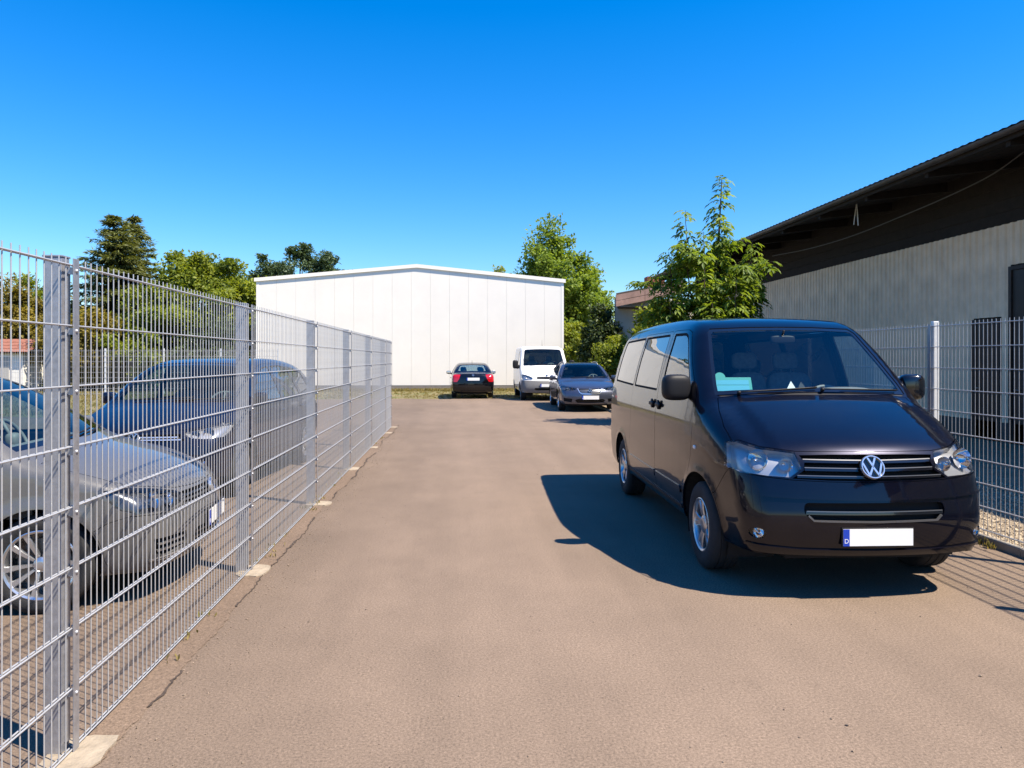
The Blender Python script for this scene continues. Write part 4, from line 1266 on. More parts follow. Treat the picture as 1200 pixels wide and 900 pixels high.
        cyl_bar(c, S, [(1.32,.385),(3.46,.385)], .03, .012, .012, MATS['black_plastic'], 'sill_trim')
        for hx, par in ((2.085, d), (2.33, d2)):
            hb = MB(); y = float(b.W(np.array([hx]), np.array([1.195]))[0])*sg
            hb.add(*superq((hx - c.off, y + .018*sg, 1.195), (.075,.014,.018), .5, .5)); hb.add(*superq((hx - c.off, y + .012*sg, 1.195), (.03,.012,.045), .6, .6))
            hb.build('door_handle', MATS['black_plastic'], par, 3.3)
        door_mirror(c, (1.22, sg*(1.02 if sg > 0 else .985), 1.395), (.075,.12 if sg > 0 else .10,.108), MATS['gloss_black'] if sg < 0 else MATS['black_plastic'], rz=.15, parent=d, foot=(1.27, sg*.90, 1.40))
        # side repeater
        rp = MB(); y = float(b.W(np.array([.965]), np.array([.93]))[0])*sg; rp.add(*superq((.965 - c.off, y, .93), (.022,.012,.016), .7, .7)); rp.build('side_repeater', MATS['white_lamp'], c.e, 3.3)
        # tail light
        tl = fw(('rear', 2.5), rounded([(sg*.80,.85),(sg*.90,.86),(sg*.875,1.28),(sg*.79,1.27)], .02), .04, True)
        c.panel('tail_light', c.T, tl, MATS['red_lamp'], gap=.003)
    rwl = [(.66,1.25),(.60,1.84),(.55,1.87),(-.55,1.87),(-.60,1.84),(-.66,1.25)]
    c.window('rear_window', ('rear', 2.5), fw(('rear', 2.5), rounded(rwl, .03), .04, True), MATS['privacy_glass'], .015, sealmat=MATS['gloss_black'])
    c.shell('body', zs=.31, arches=[(.88,.34,.405),(3.90,.34,.405)])
    cyl_bar(c, ('rear', 2.5), [(-.85,.45),(0,.45),(.85,.45)], .2, .02, .03, pm, 'rear_bumper')
    liners(c, VAN_AX, .405, .34, .93)
    for ax in VAN_AX:
        for sg in (1, -1):
            wheel(c, ax, sg*.925, .335, .225, .205, 'five_twin')
    # cabin
    dash = MB()
    dash.prism([(.93,1.24),(.99,1.325),(1.12,1.335),(1.30,1.315),(1.40,1.23),(1.42,1.0),(1.35,.75),(.95,.75)], -.80, .80, 'y')
    dash.v = [(x - c.off, y, z) for x, y, z in dash.v]
    da = dash.build('dashboard', MATS['dash_plastic'], c.e, .5)
    bn = MB(); bn.add(*superq((1.22 - c.off, -.42, 1.325), (.16,.24,.07), .7, .7)); bn.build('instrument_hood', MATS['dash_plastic'], da, 3.3)
    steering(c, 1.50, -.42, 1.22)
    for y in (.44, .0, -.42): seat(c, 1.95, y, .80, .62, .22 if y else .18, .22)
    for y in (.45, 0, -.45): seat(c, 3.0, y, .75, .6, .22, .2)
    fl = MB(); fl.box(1.0 - c.off, 4.6 - c.off, -.85, .85, .46, .50); fl.build('cabin_floor', MATS['liner_black'], c.e)
    hl_ = fw(TP, rounded([(1.62,-.60),(1.62,.60),(4.4,.58),(4.4,-.58)], .1), .08, True)
    c.emit('headliner', b.patch(TP, hl_, (), .12, -.055, 0), pbr('headliner_cloth', (.45,.45,.43), .9))
    # inner mirror and wipers
    im = MB(); im.add(*superq((1.50 - c.off, 0, 1.80), (.02,.11,.035), .5, .5)); im.tube([(1.50-c.off,0,1.82),(1.47-c.off,0,1.88)], .01, 6); im.build('rear_view_mirror', MATS['black_plastic'], c.e, 3.3)
    for (pv, tip) in ((( .60,1.347),(-.02,1.385)), ((-.06,1.372),(-.70,1.362))):
        w = MB(); A, B = b.fwd(FR, [pv, tip]); n = b.normal(np.array([A, B]))
        line = b.fwd(FR, densify([pv, tip], .08, False)); ln = line + b.normal(line)*.028
        w.tube(c.tow(ln), .006, 6); w.tube(c.tow([A + n[0]*.01, A + n[0]*.035]), .016, 8)
        bl2 = b.fwd(FR, densify([(pv[0]*.75+tip[0]*.25, pv[1]*.75+tip[1]*.25+.012), (tip[0], tip[1]+.006)], .06, False)); w.tube(c.tow(bl2 + b.normal(bl2)*.010), .006, 6)
        w.build('wiper', MATS['black_plastic'], c.e, 3.3)
    return c
VAN = make_van()
def in_van(p):
    M = Matrix.LocRotScale(VAN.e.location, VAN.e.rotation_euler, None)
    return M @ Vector((p[0] - VAN.off, p[1], p[2]))
# teal card and papers lying on the dashboard
pbr('card_teal', (.008,.25,.23), .5); pbr('card_light', (.02,.28,.42), .5); pbr('paper_white', (.78,.78,.76), .7)
card = empty('permit_card', in_van((1.15,.565,1.337)), VAN_DIR)
tag(card, 'teal framed card standing on the dashboard of the black van', 'card')
m = MB(); m.bbox(-.004,.004,-.17,.17,0,.15,.003); o = m.build('card_frame', MATS['card_teal'], card); 
m = MB(); m.box(-.0055,-.0042,-.145,.145,.03,.078); m.box(-.0055,-.0042,-.145,.145,.084,.125); m.build('print_panel', MATS['card_light'], o)
card.rotation_euler = (0, R(22), VAN_DIR)
disc = empty('parking_disc', in_van((1.205,.655,1.475)), VAN_DIR); tag(disc, 'round teal parking disc leaning on the teal card in the van', 'parking disc')
m = MB(); m.lathe([(.0005,-.004),(.045,-.004),(.045,.004),(.0005,.004)], 24, 'x'); m.build('disc', MATS['card_teal'], disc, .5)
disc.rotation_euler = (0, R(22), VAN_DIR)
pp = empty('folded_paper', in_van((1.14,.08,1.337)), VAN_DIR); tag(pp, 'white paper folded to a triangle on the dashboard of the black van', 'paper')
m = MB(); m.add([(0,-.07,0),(0,.06,0),(.03,-.01,.11),(.002,-.07,0),(.002,.06,0),(.032,-.01,.11)], [(0,1,2),(5,4,3),(0,3,4,1),(1,4,5,2),(2,5,3,0)]); m.build('paper_sheet', MATS['paper_white'], pp)
# ------------------------------------------------------------------ the other vehicles
def half(pts): return list(pts) + [(-y, z) for (y, z) in list(pts)[::-1] if abs(y) > 1e-6]
def uniq(P):
    _, ix = np.unique(np.round(P, 4), axis=0, return_index=True); return P[np.sort(ix)]
def make_car(s):
    b = Body(s['L'], s['prof'], s['W'], taper=s['taper'], bow=s.get('bow', (.22,.14)), crown=s.get('crown', .045), fil=s['fil'],
             flare=[(a, s['Rw'], s['Ra'], s.get('flare', .014), .045) for a in s['ax']])
    c = Car(b, s['name'], s['loc'], s['rz'], s['paint'], res=s.get('res', .07), zc=s.get('zc', .6), nose=s.get('nose', (1.0,.55)), tail=s.get('tail', (.9,.75)), xa=s['xa'], xb=s['xb'])
    pm = s['paint']; FR = ('front', s['L']*.5); RE = ('rear', s['L']*.5); TP = ('top', s.get('ztop', .55)); N, T = c.N, c.T
    fw = lambda pr, pts, step=.04, closed=False: b.fwd(pr, densify(pts, step, closed))
    PR = {'f': FR, 'r': RE, 't': TP, 's': ('side', 1)}
    def mixed(parts): return np.concatenate([fw(PR[k], p) for k, p in parts])
    def both(P): return [(1, P), (-1, mirror(P)[::-1])]
    # lamps
    for sg, P in both(mixed(s['headlight'])):
        bo = [(b.fwd(FR, [(sg*y, z)])[0], r) for (y, z, r) in s.get('bowls', [])]
        headlamp(c, N, P, bo, depth=.045, housing=s.get('housing', 'lamp_bright'))
    for sg, P in both(mixed(s['taillight'])):
        tl = c.panel('tail_light', T, P, MATS['red_lamp'], gap=.003)
    # bonnet
    h = s['bonnet']
    hr = np.concatenate([fw(FR, h[0]), fw(TP, h[1]), fw(TP, h[2])])
    c.panel('bonnet', N, uniq(np.concatenate([hr, mirror(hr)[::-1]])), pm, gap=.004)
    # glass
    c.window('windscreen', FR, fw(FR, half(s['windscreen']), .05, True), s.get('wglass', MATS['windscreen_glass']), .03, sealmat=MATS['gloss_black'])
    if 'cowl' in s: c.panel('cowl', N, uniq(np.concatenate([fw(FR, half(s['cowl'][0])), fw(FR, half(s['cowl'][1]))[::-1]])), MATS['black_plastic'], off=-.006)
    c.window('rear_window', RE, fw(RE, half(s['rear_window']), .05, True), s.get('rglass', MATS['side_glass']), .02, sealmat=MATS['gloss_black'])
    # grille, intakes
    for k, (poly, nslat, sm) in enumerate(s['grilles']):
        gl = fw(FR, half(poly), .05, True); c.cuts.append(gl)
        g = c.emit('grille' if k == 0 else 'lower_intake', b.patch(N, gl, (), .06, -.04, -.036, -.006), MATS['liner_black'])
        ys = np.array(poly); z0, z1 = ys[:, 1].min(), ys[:, 1].max(); o = inset(np.array(half(poly)), .01)
        for i in range(nslat):
            z = z0 + (z1 - z0) * (i + 1) / (nslat + 1)
            # width at this height
            e = np.linspace(0, 1.0, 60); ins = inpoly(np.stack([e, np.full(60, z)], 1), o); yy = e[ins].max() if ins.any() else .2
            cyl_bar(c, FR, [(-yy, z), (0, z), (yy, z)], .014, -.008, .03, MATS[sm], 'slat', g)
    for k, (poly, nslat, sm) in enumerate(s.get('side_intakes', [])):
        for sg in (1, -1):
            gl = fw(FR, [(sg*y, z) for y, z in poly], .05, True); c.cuts.append(gl)
            g = c.emit('side_intake', b.patch(N, gl, (), .06, -.035, -.03, -.006), MATS['liner_black'])
            ys = np.array(poly)
            for i in range(nslat):
                z = ys[:, 1].min() + (np.ptp(ys[:, 1])) * (i + 1) / (nslat + 1)
                cyl_bar(c, FR, [(sg*(ys[:, 0].min()+.02), z), (sg*(ys[:, 0].max()-.03), z)], .012, -.005, .025, MATS[sm], 'slat', g)
    for (pts, w, mat) in s.get('strips', []): cyl_bar(c, FR, half(pts)[::-1] if pts[0][0] == 0 else pts, w, .004, .012, MATS[mat], 'trim_strip')
    for (pts, w, mat) in s.get('rear_strips', []): cyl_bar(c, RE, pts, w, .006, .012, mat if not isinstance(mat, str) else MATS[mat], 'trim_strip')
    if 'bumper_line' in s:
        bl = mixed(s['bumper_line']); full = uniq(np.concatenate([bl, mirror(bl)[::-1]]))
        holes = [q for q in c.cuts if q[:, 0].max() < 1.2 and q[:, 2].max() < s['bumper_top']]
        c.panel('front_bumper', N, full, s.get('bumper_mat', pm), holes=holes, gap=.003)
    if 'rear_bumper' in s:
        bl = mixed(s['rear_bumper']); c.panel('rear_bumper', T, uniq(np.concatenate([bl, mirror(bl)[::-1]])), pm, gap=.003)
    if 'tailgate' in s:
        c.cuts.append  # the lid keeps its own shut line
        tg = fw(RE, half(s['tailgate']), .05, True)
        holes = [q for q in c.cuts if q[:, 0].min() > s['L']*.6]
        c.panel('tailgate', T, tg, pm, holes=[q for q in holes if inpoly(b.inv(RE, q).mean(0)[None], b.inv(RE, tg))[0] or True], gap=.003)
    # doors
    for (nm, poly, wins, gm) in s['doors']:
        for sg in (1, -1):
            S = ('side', sg); wl = [fw(S, w, .05, True) for w in wins]
            d = c.panel(nm, S, fw(S, poly, .05, True), pm, holes=wl, gap=.0035)
            for w in wl: c.window('door_window', S, w, MATS[gm], .016, cut=False, parent=d)
            if nm.endswith('door'):
                P = np.array(poly); hx = P[:, 0].max() - .16; hz = s['handle_z']
                y = float(b.W(np.array([hx]), np.array([hz]))[0])*sg
                hb = MB(); hb.add(*superq((hx - c.off, y + .016*sg, hz), (.085,.013,.016), .5, .5, n=8)); hb.build('door_handle', s.get('handle_mat', pm), d, 3.3)
    for (poly, gm) in s.get('side_windows', []):
        for sg in (1, -1):
            S = ('side', sg); c.window('quarter_window', S, fw(S, poly, .05, True), MATS[gm], .016)
    for (pts, w, mat) in s.get('side_strips', []):
        for sg in (1, -1): cyl_bar(c, ('side', sg), pts, w, .006, .012, MATS[mat], 'trim_strip')
    body = c.shell('body', zs=s['zs'], arches=[(a, s['Rw'], s['Ra']) for a in s['ax']])
    liners(c, s['ax'], s['Ra'], s['Rw'], s['hw'], floor_z=s['zs'] - .05)
    for a in s['ax']:
        for sg in (1, -1): wheel(c, a, sg*(s['hw'] - .025), s['Rw'], .21, s['rim'], s['wstyle'], s.get('alloy', 'alloy'))
    mx, my, mz = s['mirror']
    for sg in (1, -1): door_mirror(c, (mx, sg*my, mz), s.get('mdim', (.06,.10,.07)), s.get('mmat', pm), rz=.2, foot=(mx + .05, sg*(my - .14), mz - .03))
    if 'emblem' in s:
        y, z, r = s['emblem']; P = b.fwd(FR, [(y, z)])[0]; emblem(c, P - np.array([.008,0,0]), r, (-1, 0, .25), s.get('badge', 'vw'))
    if 'rear_emblem' in s:
        z, r = s['rear_emblem']; P = b.fwd(RE, [(0, z)])[0]; emblem(c, P + np.array([.008,0,0]), r, (1, 0, .3), 'plain')
    if 'plate' in s:
        z = s['plate']; P = b.fwd(FR, [(0, z), (0, z-.05), (0, z+.05)]); plate(c, P[:, 0].min() - .008, z)
    z = s['rear_plate']; P = b.fwd(RE, [(0, z-.05), (0, z+.05)]); plate(c, P[:, 0].max() + .008, z, rear=True)
    # cabin
    zb, xw = s['dash']
    da = MB(); da.prism([(xw - c.off, zb - .12), (xw + .08 - c.off, zb), (xw + .38 - c.off, zb + .02), (xw + .5 - c.off, zb - .08), (xw + .5 - c.off, zb - .4), (xw - c.off, zb - .4)], -s['hw'] + .16, s['hw'] - .16, 'y')
    da.build('dashboard', MATS['dash_plastic'], c.e, .5)
    steering(c, xw + .62, -.36, zb + .0, .18)
    sx, sz, sb = s['seats']
    for y in (.36, -.36): seat(c, sx, y, sz, sb, .23, .25)
    for y in (.36, -.36): seat(c, sx + s.get('seat_gap', .85), y, sz + .02, sb - .06, .28, .25)
    fl = MB(); fl.box(xw - c.off, s['L'] - .4 - c.off, -s['hw'] + .12, s['hw'] - .12, s['zs'] + .08, s['zs'] + .12); fl.build('cabin_floor', MATS['liner_black'], c.e)
    # wipers
    for (pv, tip) in s['wipers']:
        w = MB(); ln = b.fwd(FR, densify([pv, tip], .1, False)); w.tube(c.tow(ln + b.normal(ln)*.016), .009, 6); w.build('wiper', MATS['black_plastic'], c.e, 3.3)
    if s.get('rails'):
        for sg in (1, -1):
            p = [(x, sg*s['rails'][2]) for x in np.linspace(s['rails'][0], s['rails'][1], 12)]
            P = b.fwd(('top', 1.0), p); up = np.full(12, .028); up[0] = up[-1] = -.005; P[:, 2] += up
            m = MB(); m.tube(c.tow(P), .014, 8); m.build('roof_rail', MATS[s.get('rail_mat', 'satin_chrome')], c.e, 3.3)
    if 'aerial' in s:
        P = b.fwd(('top', 1.0), [(s['aerial'][0], 0)])[0]; m = MB(); m.tube(c.tow([P, P + np.array(s['aerial'][1])]), [.008,.003], 6); m.build('aerial', MATS['black_plastic'], c.e, 3.3)
    tag(c.e, s['label'], 'car' if 'cat' not in s else s['cat'])
    return c
pbr('lamp_bright', (.55,.56,.58), .22, metal=.85)

def arcs(ax, rz, r, a0, a1, n=6): return arc(ax, rz, r, a0, a1, n)

# --- silver estate behind the fence
def silver_estate():
    a = (.87, 3.50); Rw = .316; Ra = .365
    al = math.radians(6.0)
    f = np.array([math.cos(al), math.sin(al)])
    front = np.array([-1.885, 5.686]); L = 4.56
    c = front - f * L / 2
    return make_car(dict(name='parked_estate', L=L, loc=(c[0], c[1], 0), rz=math.pi + al, paint=paint('silver_paint', (.125,.123,.122), rough=.36, metal=.3, coat=.7, flake=.25, dust=.08), res=.055,
        prof=[(.20,.19),(.08,.215),(.02,.30),(0,.44),(.012,.54),(.035,.62),(.075,.70),(.15,.765),(.30,.84),(.5,.91),(.7,.965),(.84,1.005),(.96,1.06),(1.2,1.21),(1.5,1.385),(1.7,1.48),(1.9,1.535),(2.2,1.568),(2.7,1.58),(3.4,1.55),(3.9,1.48),(4.15,1.39),(4.26,1.30),(4.42,1.02),(4.52,.9),(4.56,.75),(4.55,.5),(4.5,.32),(4.38,.24),(3,.19),(1.2,.185)],
        W=[(.1,.80),(.2,.835),(.35,.872),(.5,.893),(.62,.90),(.72,.893),(.82,.888),(.95,.875),(1.05,.85),(1.2,.80),(1.4,.715),(1.6,.62)],
        taper=[(-.4,.16),(0,.10),(.3,.045),(.7,.012),(1.2,0),(3.3,0),(4.1,.03),(5,.10)], fil=[(.2,.08),(.5,.10),(.75,.07),(1.0,.06),(1.3,.10),(1.5,.12)], bow=(.26,.14),
        ax=a, Rw=Rw, Ra=Ra, xa=.80, xb=.7, hw=.90, rim=.222, wstyle='ten', zs=.215, zc=.55, nose=(1.05,.50),
        headlight=[('s',[(.50,.775),(.42,.785)]), ('f',[(.76,.775),(.66,.752),(.50,.705),(.46,.68),(.52,.625),(.66,.602)]), ('s',[(.30,.612),(.40,.64),(.47,.70)])],
        bowls=[(.71,.69,.06),(.58,.668,.048)], housing='lamp_housing',
        taillight=[('r',[(.60,.95),(.80,.96)]), ('s',[(4.30,.95),(4.32,.80)]), ('r',[(.80,.80),(.60,.80)])],
        bonnet=([(0,.706),(.3,.708),(.48,.720),(.66,.762),(.75,.785)], [(.48,.79),(.7,.80),(.90,.785)], [(.89,.6),(.855,.3),(.84,0)]),
        windscreen=[(0,1.05),(.4,1.045),(.76,1.03),(.755,1.07),(.66,1.31),(.59,1.48),(.545,1.50),(.25,1.52),(0,1.525)],
        rear_window=[(0,1.05),(.55,1.06),(.64,1.09),(.58,1.30),(.52,1.34),(0,1.36)], rglass=MATS['privacy_glass'],
        grilles=[([(0,.688),(.30,.690),(.46,.690),(.44,.655),(.50,.615),(.3,.605),(0,.603)], 2, 'dark_satin'), ([(0,.415),(.38,.415),(.42,.36),(.36,.305),(0,.30)], 2, 'gloss_black')],
        side_intakes=[([(.52,.425),(.80,.435),(.78,.33),(.70,.305),(.50,.335)], 2, 'satin_chrome')],
        strips=[([(0,.275),(.5,.28),(.80,.295)], .014, 'chrome')],
        bumper_line=[('f',[(0,.596),(.3,.598),(.50,.608),(.56,.604),(.70,.592),(.80,.600)]), ('s',[(.34,.606),(.47,.57),(.56,.515)]), ('s',arc(.87,Rw,.372,147,178,5)), ('s',[(.47,.225)]), ('f',[(.76,.222),(.4,.222),(0,.222)])], bumper_top=.58,
        doors=[('front_door', [(1.22,1.04),(1.30,1.13),(1.55,1.30),(1.76,1.42),(1.92,1.468),(2.22,1.49),(2.30,1.49),(2.40,.98),(2.42,.70),(2.40,.33),(1.32,.31),(1.24,.36),(1.25,.70)], [[(1.36,1.02),(1.56,1.22),(1.80,1.37),(1.98,1.43),(2.24,1.455),(2.33,1.01)]], 'side_glass'),
               ('rear_door', [(2.41,.98),(2.31,1.492),(2.7,1.495),(3.05,1.475),(3.24,.98),(3.30,.82),(3.20,.62),(3.10,.42),(3.08,.33),(2.41,.33),(2.43,.70)], [[(2.43,1.01),(2.35,1.455),(2.72,1.458),(3.0,1.44),(3.17,1.015)]], 'side_glass')],
        side_windows=[([(3.27,1.03),(3.12,1.44),(3.5,1.42),(3.85,1.36),(4.0,1.28),(3.98,1.10)], 'privacy_glass')],
        handle_z=.80, mirror=(1.32,.99,1.06), emblem=(0,.655,.055), plate=.45, rear_plate=.72, dash=(.99,.97), seats=(1.85,.46,.60),
        wipers=[((.45,1.05),(-.25,1.075)),((-.05,1.055),(-.66,1.065))],
        label='silver grey estate car behind the tall wire fence, its front towards the fence'))
# --- dark blue compact people carrier further along the fence
def blue_car():
    L = 4.42; Rw = .335; Ra = .39; a = (.88, 3.52)
    return make_car(dict(name='parked_hatchback', L=L, loc=(-3.36, 8.80 - .88 + L/2, 0), rz=R(90 - 4), paint=paint('blue_paint', (.003,.007,.024), rough=.3, metal=.25, dust=.03, coat=.75), res=.07,
        prof=[(.20,.24),(.07,.27),(.015,.36),(0,.50),(.015,.62),(.045,.72),(.10,.80),(.2,.875),(.4,.96),(.6,1.03),(.78,1.085),(.9,1.13),(1.15,1.29),(1.45,1.465),(1.68,1.56),(1.9,1.61),(2.2,1.64),(2.65,1.65),(3.2,1.625),(3.75,1.56),(4.05,1.47),(4.15,1.38),(4.28,1.1),(4.38,.95),(4.42,.8),(4.42,.5),(4.36,.34),(4.25,.27),(3,.22),(1.2,.22)],
        W=[(.1,.82),(.2,.85),(.35,.885),(.55,.905),(.75,.91),(.95,.90),(1.05,.885),(1.12,.86),(1.3,.79),(1.5,.70),(1.65,.64)],
        taper=[(-.4,.16),(0,.10),(.3,.045),(.7,.012),(1.2,0),(3.2,0),(4.0,.03),(5,.11)], fil=[(.2,.08),(.5,.10),(.85,.08),(1.1,.07),(1.4,.10),(1.7,.12)],
        ax=a, Rw=Rw, Ra=Ra, xa=.80, xb=.7, hw=.905, rim=.222, wstyle='five', zs=.26, zc=.6, nose=(1.05,.58),
        headlight=[('s',[(.62,.90),(.45,.90)]), ('f',[(.80,.895),(.66,.865),(.52,.835),(.50,.80),(.58,.755),(.72,.745)]), ('s',[(.33,.755),(.50,.80),(.60,.86)])],
        bowls=[(.72,.815,.058),(.60,.80,.045)],
        taillight=[('r',[(.62,1.05),(.80,1.06)]), ('s',[(4.20,1.05),(4.22,.86)]), ('r',[(.80,.86),(.62,.86)])],
        bonnet=([(0,.825),(.3,.828),(.50,.845),(.66,.875),(.79,.905)], [(.5,.81),(.65,.81),(.82,.79)], [(.83,.6),(.795,.3),(.785,0)]),
        windscreen=[(0,1.12),(.4,1.115),(.75,1.10),(.74,1.15),(.66,1.36),(.60,1.53),(.55,1.56),(.25,1.575),(0,1.58)],
        rear_window=[(0,1.12),(.55,1.13),(.66,1.16),(.60,1.38),(.54,1.42),(0,1.44)], rglass=MATS['privacy_glass'],
        grilles=[([(0,.80),(.30,.80),(.47,.805),(.46,.77),(.53,.735),(.3,.725),(0,.722)], 2, 'chrome'), ([(0,.50),(.40,.50),(.44,.43),(.36,.36),(0,.355)], 2, 'gloss_black')],
        doors=[('front_door', [(1.20,1.12),(1.30,1.23),(1.52,1.38),(1.74,1.49),(1.95,1.545),(2.25,1.565),(2.32,1.565),(2.40,1.08),(2.42,.75),(2.40,.38),(1.32,.36),(1.25,.42),(1.24,.80)], [[(1.34,1.09),(1.52,1.29),(1.78,1.43),(2.0,1.51),(2.25,1.53),(2.33,1.075)]], 'side_glass'),
               ('rear_door', [(2.41,1.08),(2.33,1.565),(2.7,1.57),(3.10,1.54),(3.28,1.08),(3.34,.90),(3.22,.72),(3.10,.48),(3.08,.38),(2.41,.38),(2.43,.75)], [[(2.43,1.075),(2.365,1.53),(2.72,1.535),(3.04,1.505),(3.20,1.085)]], 'side_glass')],
        side_windows=[([(3.30,1.10),(3.16,1.50),(3.45,1.47),(3.72,1.40),(3.86,1.16)], 'privacy_glass')],
        handle_z=.92, mirror=(1.28,.95,1.14), mdim=(.06,.085,.075), emblem=(0,.762,.06), plate=.58, rear_plate=.78, dash=(1.04,.93), seats=(1.85,.52,.60),
        wipers=[((.45,1.12),(-.25,1.15)),((-.05,1.12),(-.66,1.14))],
        label='dark blue high-roofed hatchback parked along the inside of the tall wire fence'))
# --- grey estate in front of the white van
def grey_estate():
    L = 4.77; Rw = .318; Ra = .37; a = (.93, 3.64); rz = R(90 - 2.2)
    rear = np.array([math.cos(rz), math.sin(rz)]); front = np.array([3.98, 21.25]); c = front + rear * L / 2
    return make_car(dict(name='parked_estate', L=L, loc=(c[0], c[1], 0), rz=rz, paint=paint('grey_blue_paint', (.085,.095,.135), rough=.32, metal=.7, dust=.05), res=.09,
        prof=[(.20,.21),(.07,.235),(.015,.33),(0,.46),(.015,.56),(.05,.65),(.10,.715),(.2,.765),(.45,.84),(.75,.905),(1.05,.96),(1.2,1.0),(1.45,1.13),(1.75,1.30),(1.95,1.40),(2.15,1.46),(2.45,1.495),(2.9,1.505),(3.6,1.475),(4.1,1.42),(4.35,1.35),(4.46,1.26),(4.6,1.02),(4.72,.9),(4.77,.75),(4.76,.5),(4.7,.32),(4.55,.25),(3,.2),(1.2,.2)],
        W=[(.1,.82),(.2,.845),(.35,.88),(.55,.905),(.7,.91),(.85,.90),(.95,.885),(1.02,.86),(1.2,.78),(1.4,.675),(1.55,.60)],
        taper=[(-.4,.17),(0,.10),(.3,.045),(.7,.012),(1.2,0),(3.4,0),(4.3,.03),(5,.09)], fil=[(.2,.08),(.5,.10),(.75,.08),(1.0,.06),(1.3,.10),(1.5,.12)], bow=(.26,.14),
        ax=a, Rw=Rw, Ra=Ra, xa=.82, xb=.7, hw=.91, rim=.21, wstyle='five', zs=.24, zc=.55, nose=(1.05,.52),
        headlight=[('s',[(.60,.79),(.45,.80)]), ('f',[(.76,.79),(.60,.762),(.44,.735),(.42,.70),(.50,.648),(.70,.64)]), ('s',[(.35,.65),(.52,.70),(.60,.75)])],
        bowls=[(.68,.71,.055),(.55,.70,.05)], housing='lamp_housing',
        taillight=[('r',[(.60,.98),(.80,.99)]), ('s',[(4.50,.98),(4.52,.82)]), ('r',[(.80,.82),(.60,.82)])],
        bonnet=([(0,.728),(.25,.728),(.42,.745),(.60,.772),(.76,.80)], [(.55,.80),(.8,.80),(1.08,.79)], [(1.06,.6),(1.03,.3),(1.02,0)]),
        windscreen=[(0,1.01),(.4,1.005),(.76,.99),(.755,1.02),(.64,1.26),(.56,1.42),(.51,1.445),(.25,1.46),(0,1.463)],
        rear_window=[(0,1.03),(.55,1.04),(.66,1.07),(.58,1.28),(.52,1.32),(0,1.34)], rglass=MATS['privacy_glass'],
        grilles=[([(0,.712),(.30,.712),(.36,.70),(.30,.60),(.24,.575),(0,.57)], 3, 'satin_chrome'), ([(0,.40),(.40,.40),(.46,.36),(.40,.29),(0,.285)], 1, 'gloss_black')],
        side_intakes=[([(.54,.41),(.80,.43),(.78,.33),(.56,.30)], 0, 'gloss_black')],
        strips=[([(.375,.722),(.32,.60),(.25,.562),(0,.556),(-.25,.562),(-.32,.60),(-.375,.722)], .028, 'chrome')],
        doors=[('front_door', [(1.34,.98),(1.42,1.05),(1.72,1.22),(1.98,1.35),(2.15,1.41),(2.40,1.425),(2.50,1.0),(2.52,.70),(2.50,.34),(1.38,.32),(1.30,.38),(1.30,.72)], [[(1.52,.99),(1.72,1.15),(2.0,1.30),(2.18,1.375),(2.33,1.39),(2.43,.985)]], 'side_glass'),
               ('rear_door', [(2.51,1.0),(2.41,1.425),(2.8,1.43),(3.18,1.41),(3.38,1.0),(3.44,.84),(3.34,.64),(3.24,.44),(3.22,.34),(2.51,.34),(2.53,.70)], [[(2.53,.985),(2.45,1.39),(2.82,1.393),(3.12,1.375),(3.30,.99)]], 'side_glass')],
        side_windows=[([(3.42,1.0),(3.27,1.375),(3.7,1.35),(4.05,1.30),(4.2,1.22),(4.2,1.06)], 'privacy_glass')],
        handle_z=.82, mirror=(1.58,1.0,1.02), emblem=(0,.655,.065), plate=.45, rear_plate=.74, dash=(.95,1.15), seats=(2.12,.43,.56),
        wipers=[((.45,1.01),(-.25,1.035)),((-.05,1.015),(-.66,1.025))], rails=(2.2,4.1,.55),
        label='grey blue estate car with chrome framed grille parked in front of the white van'))
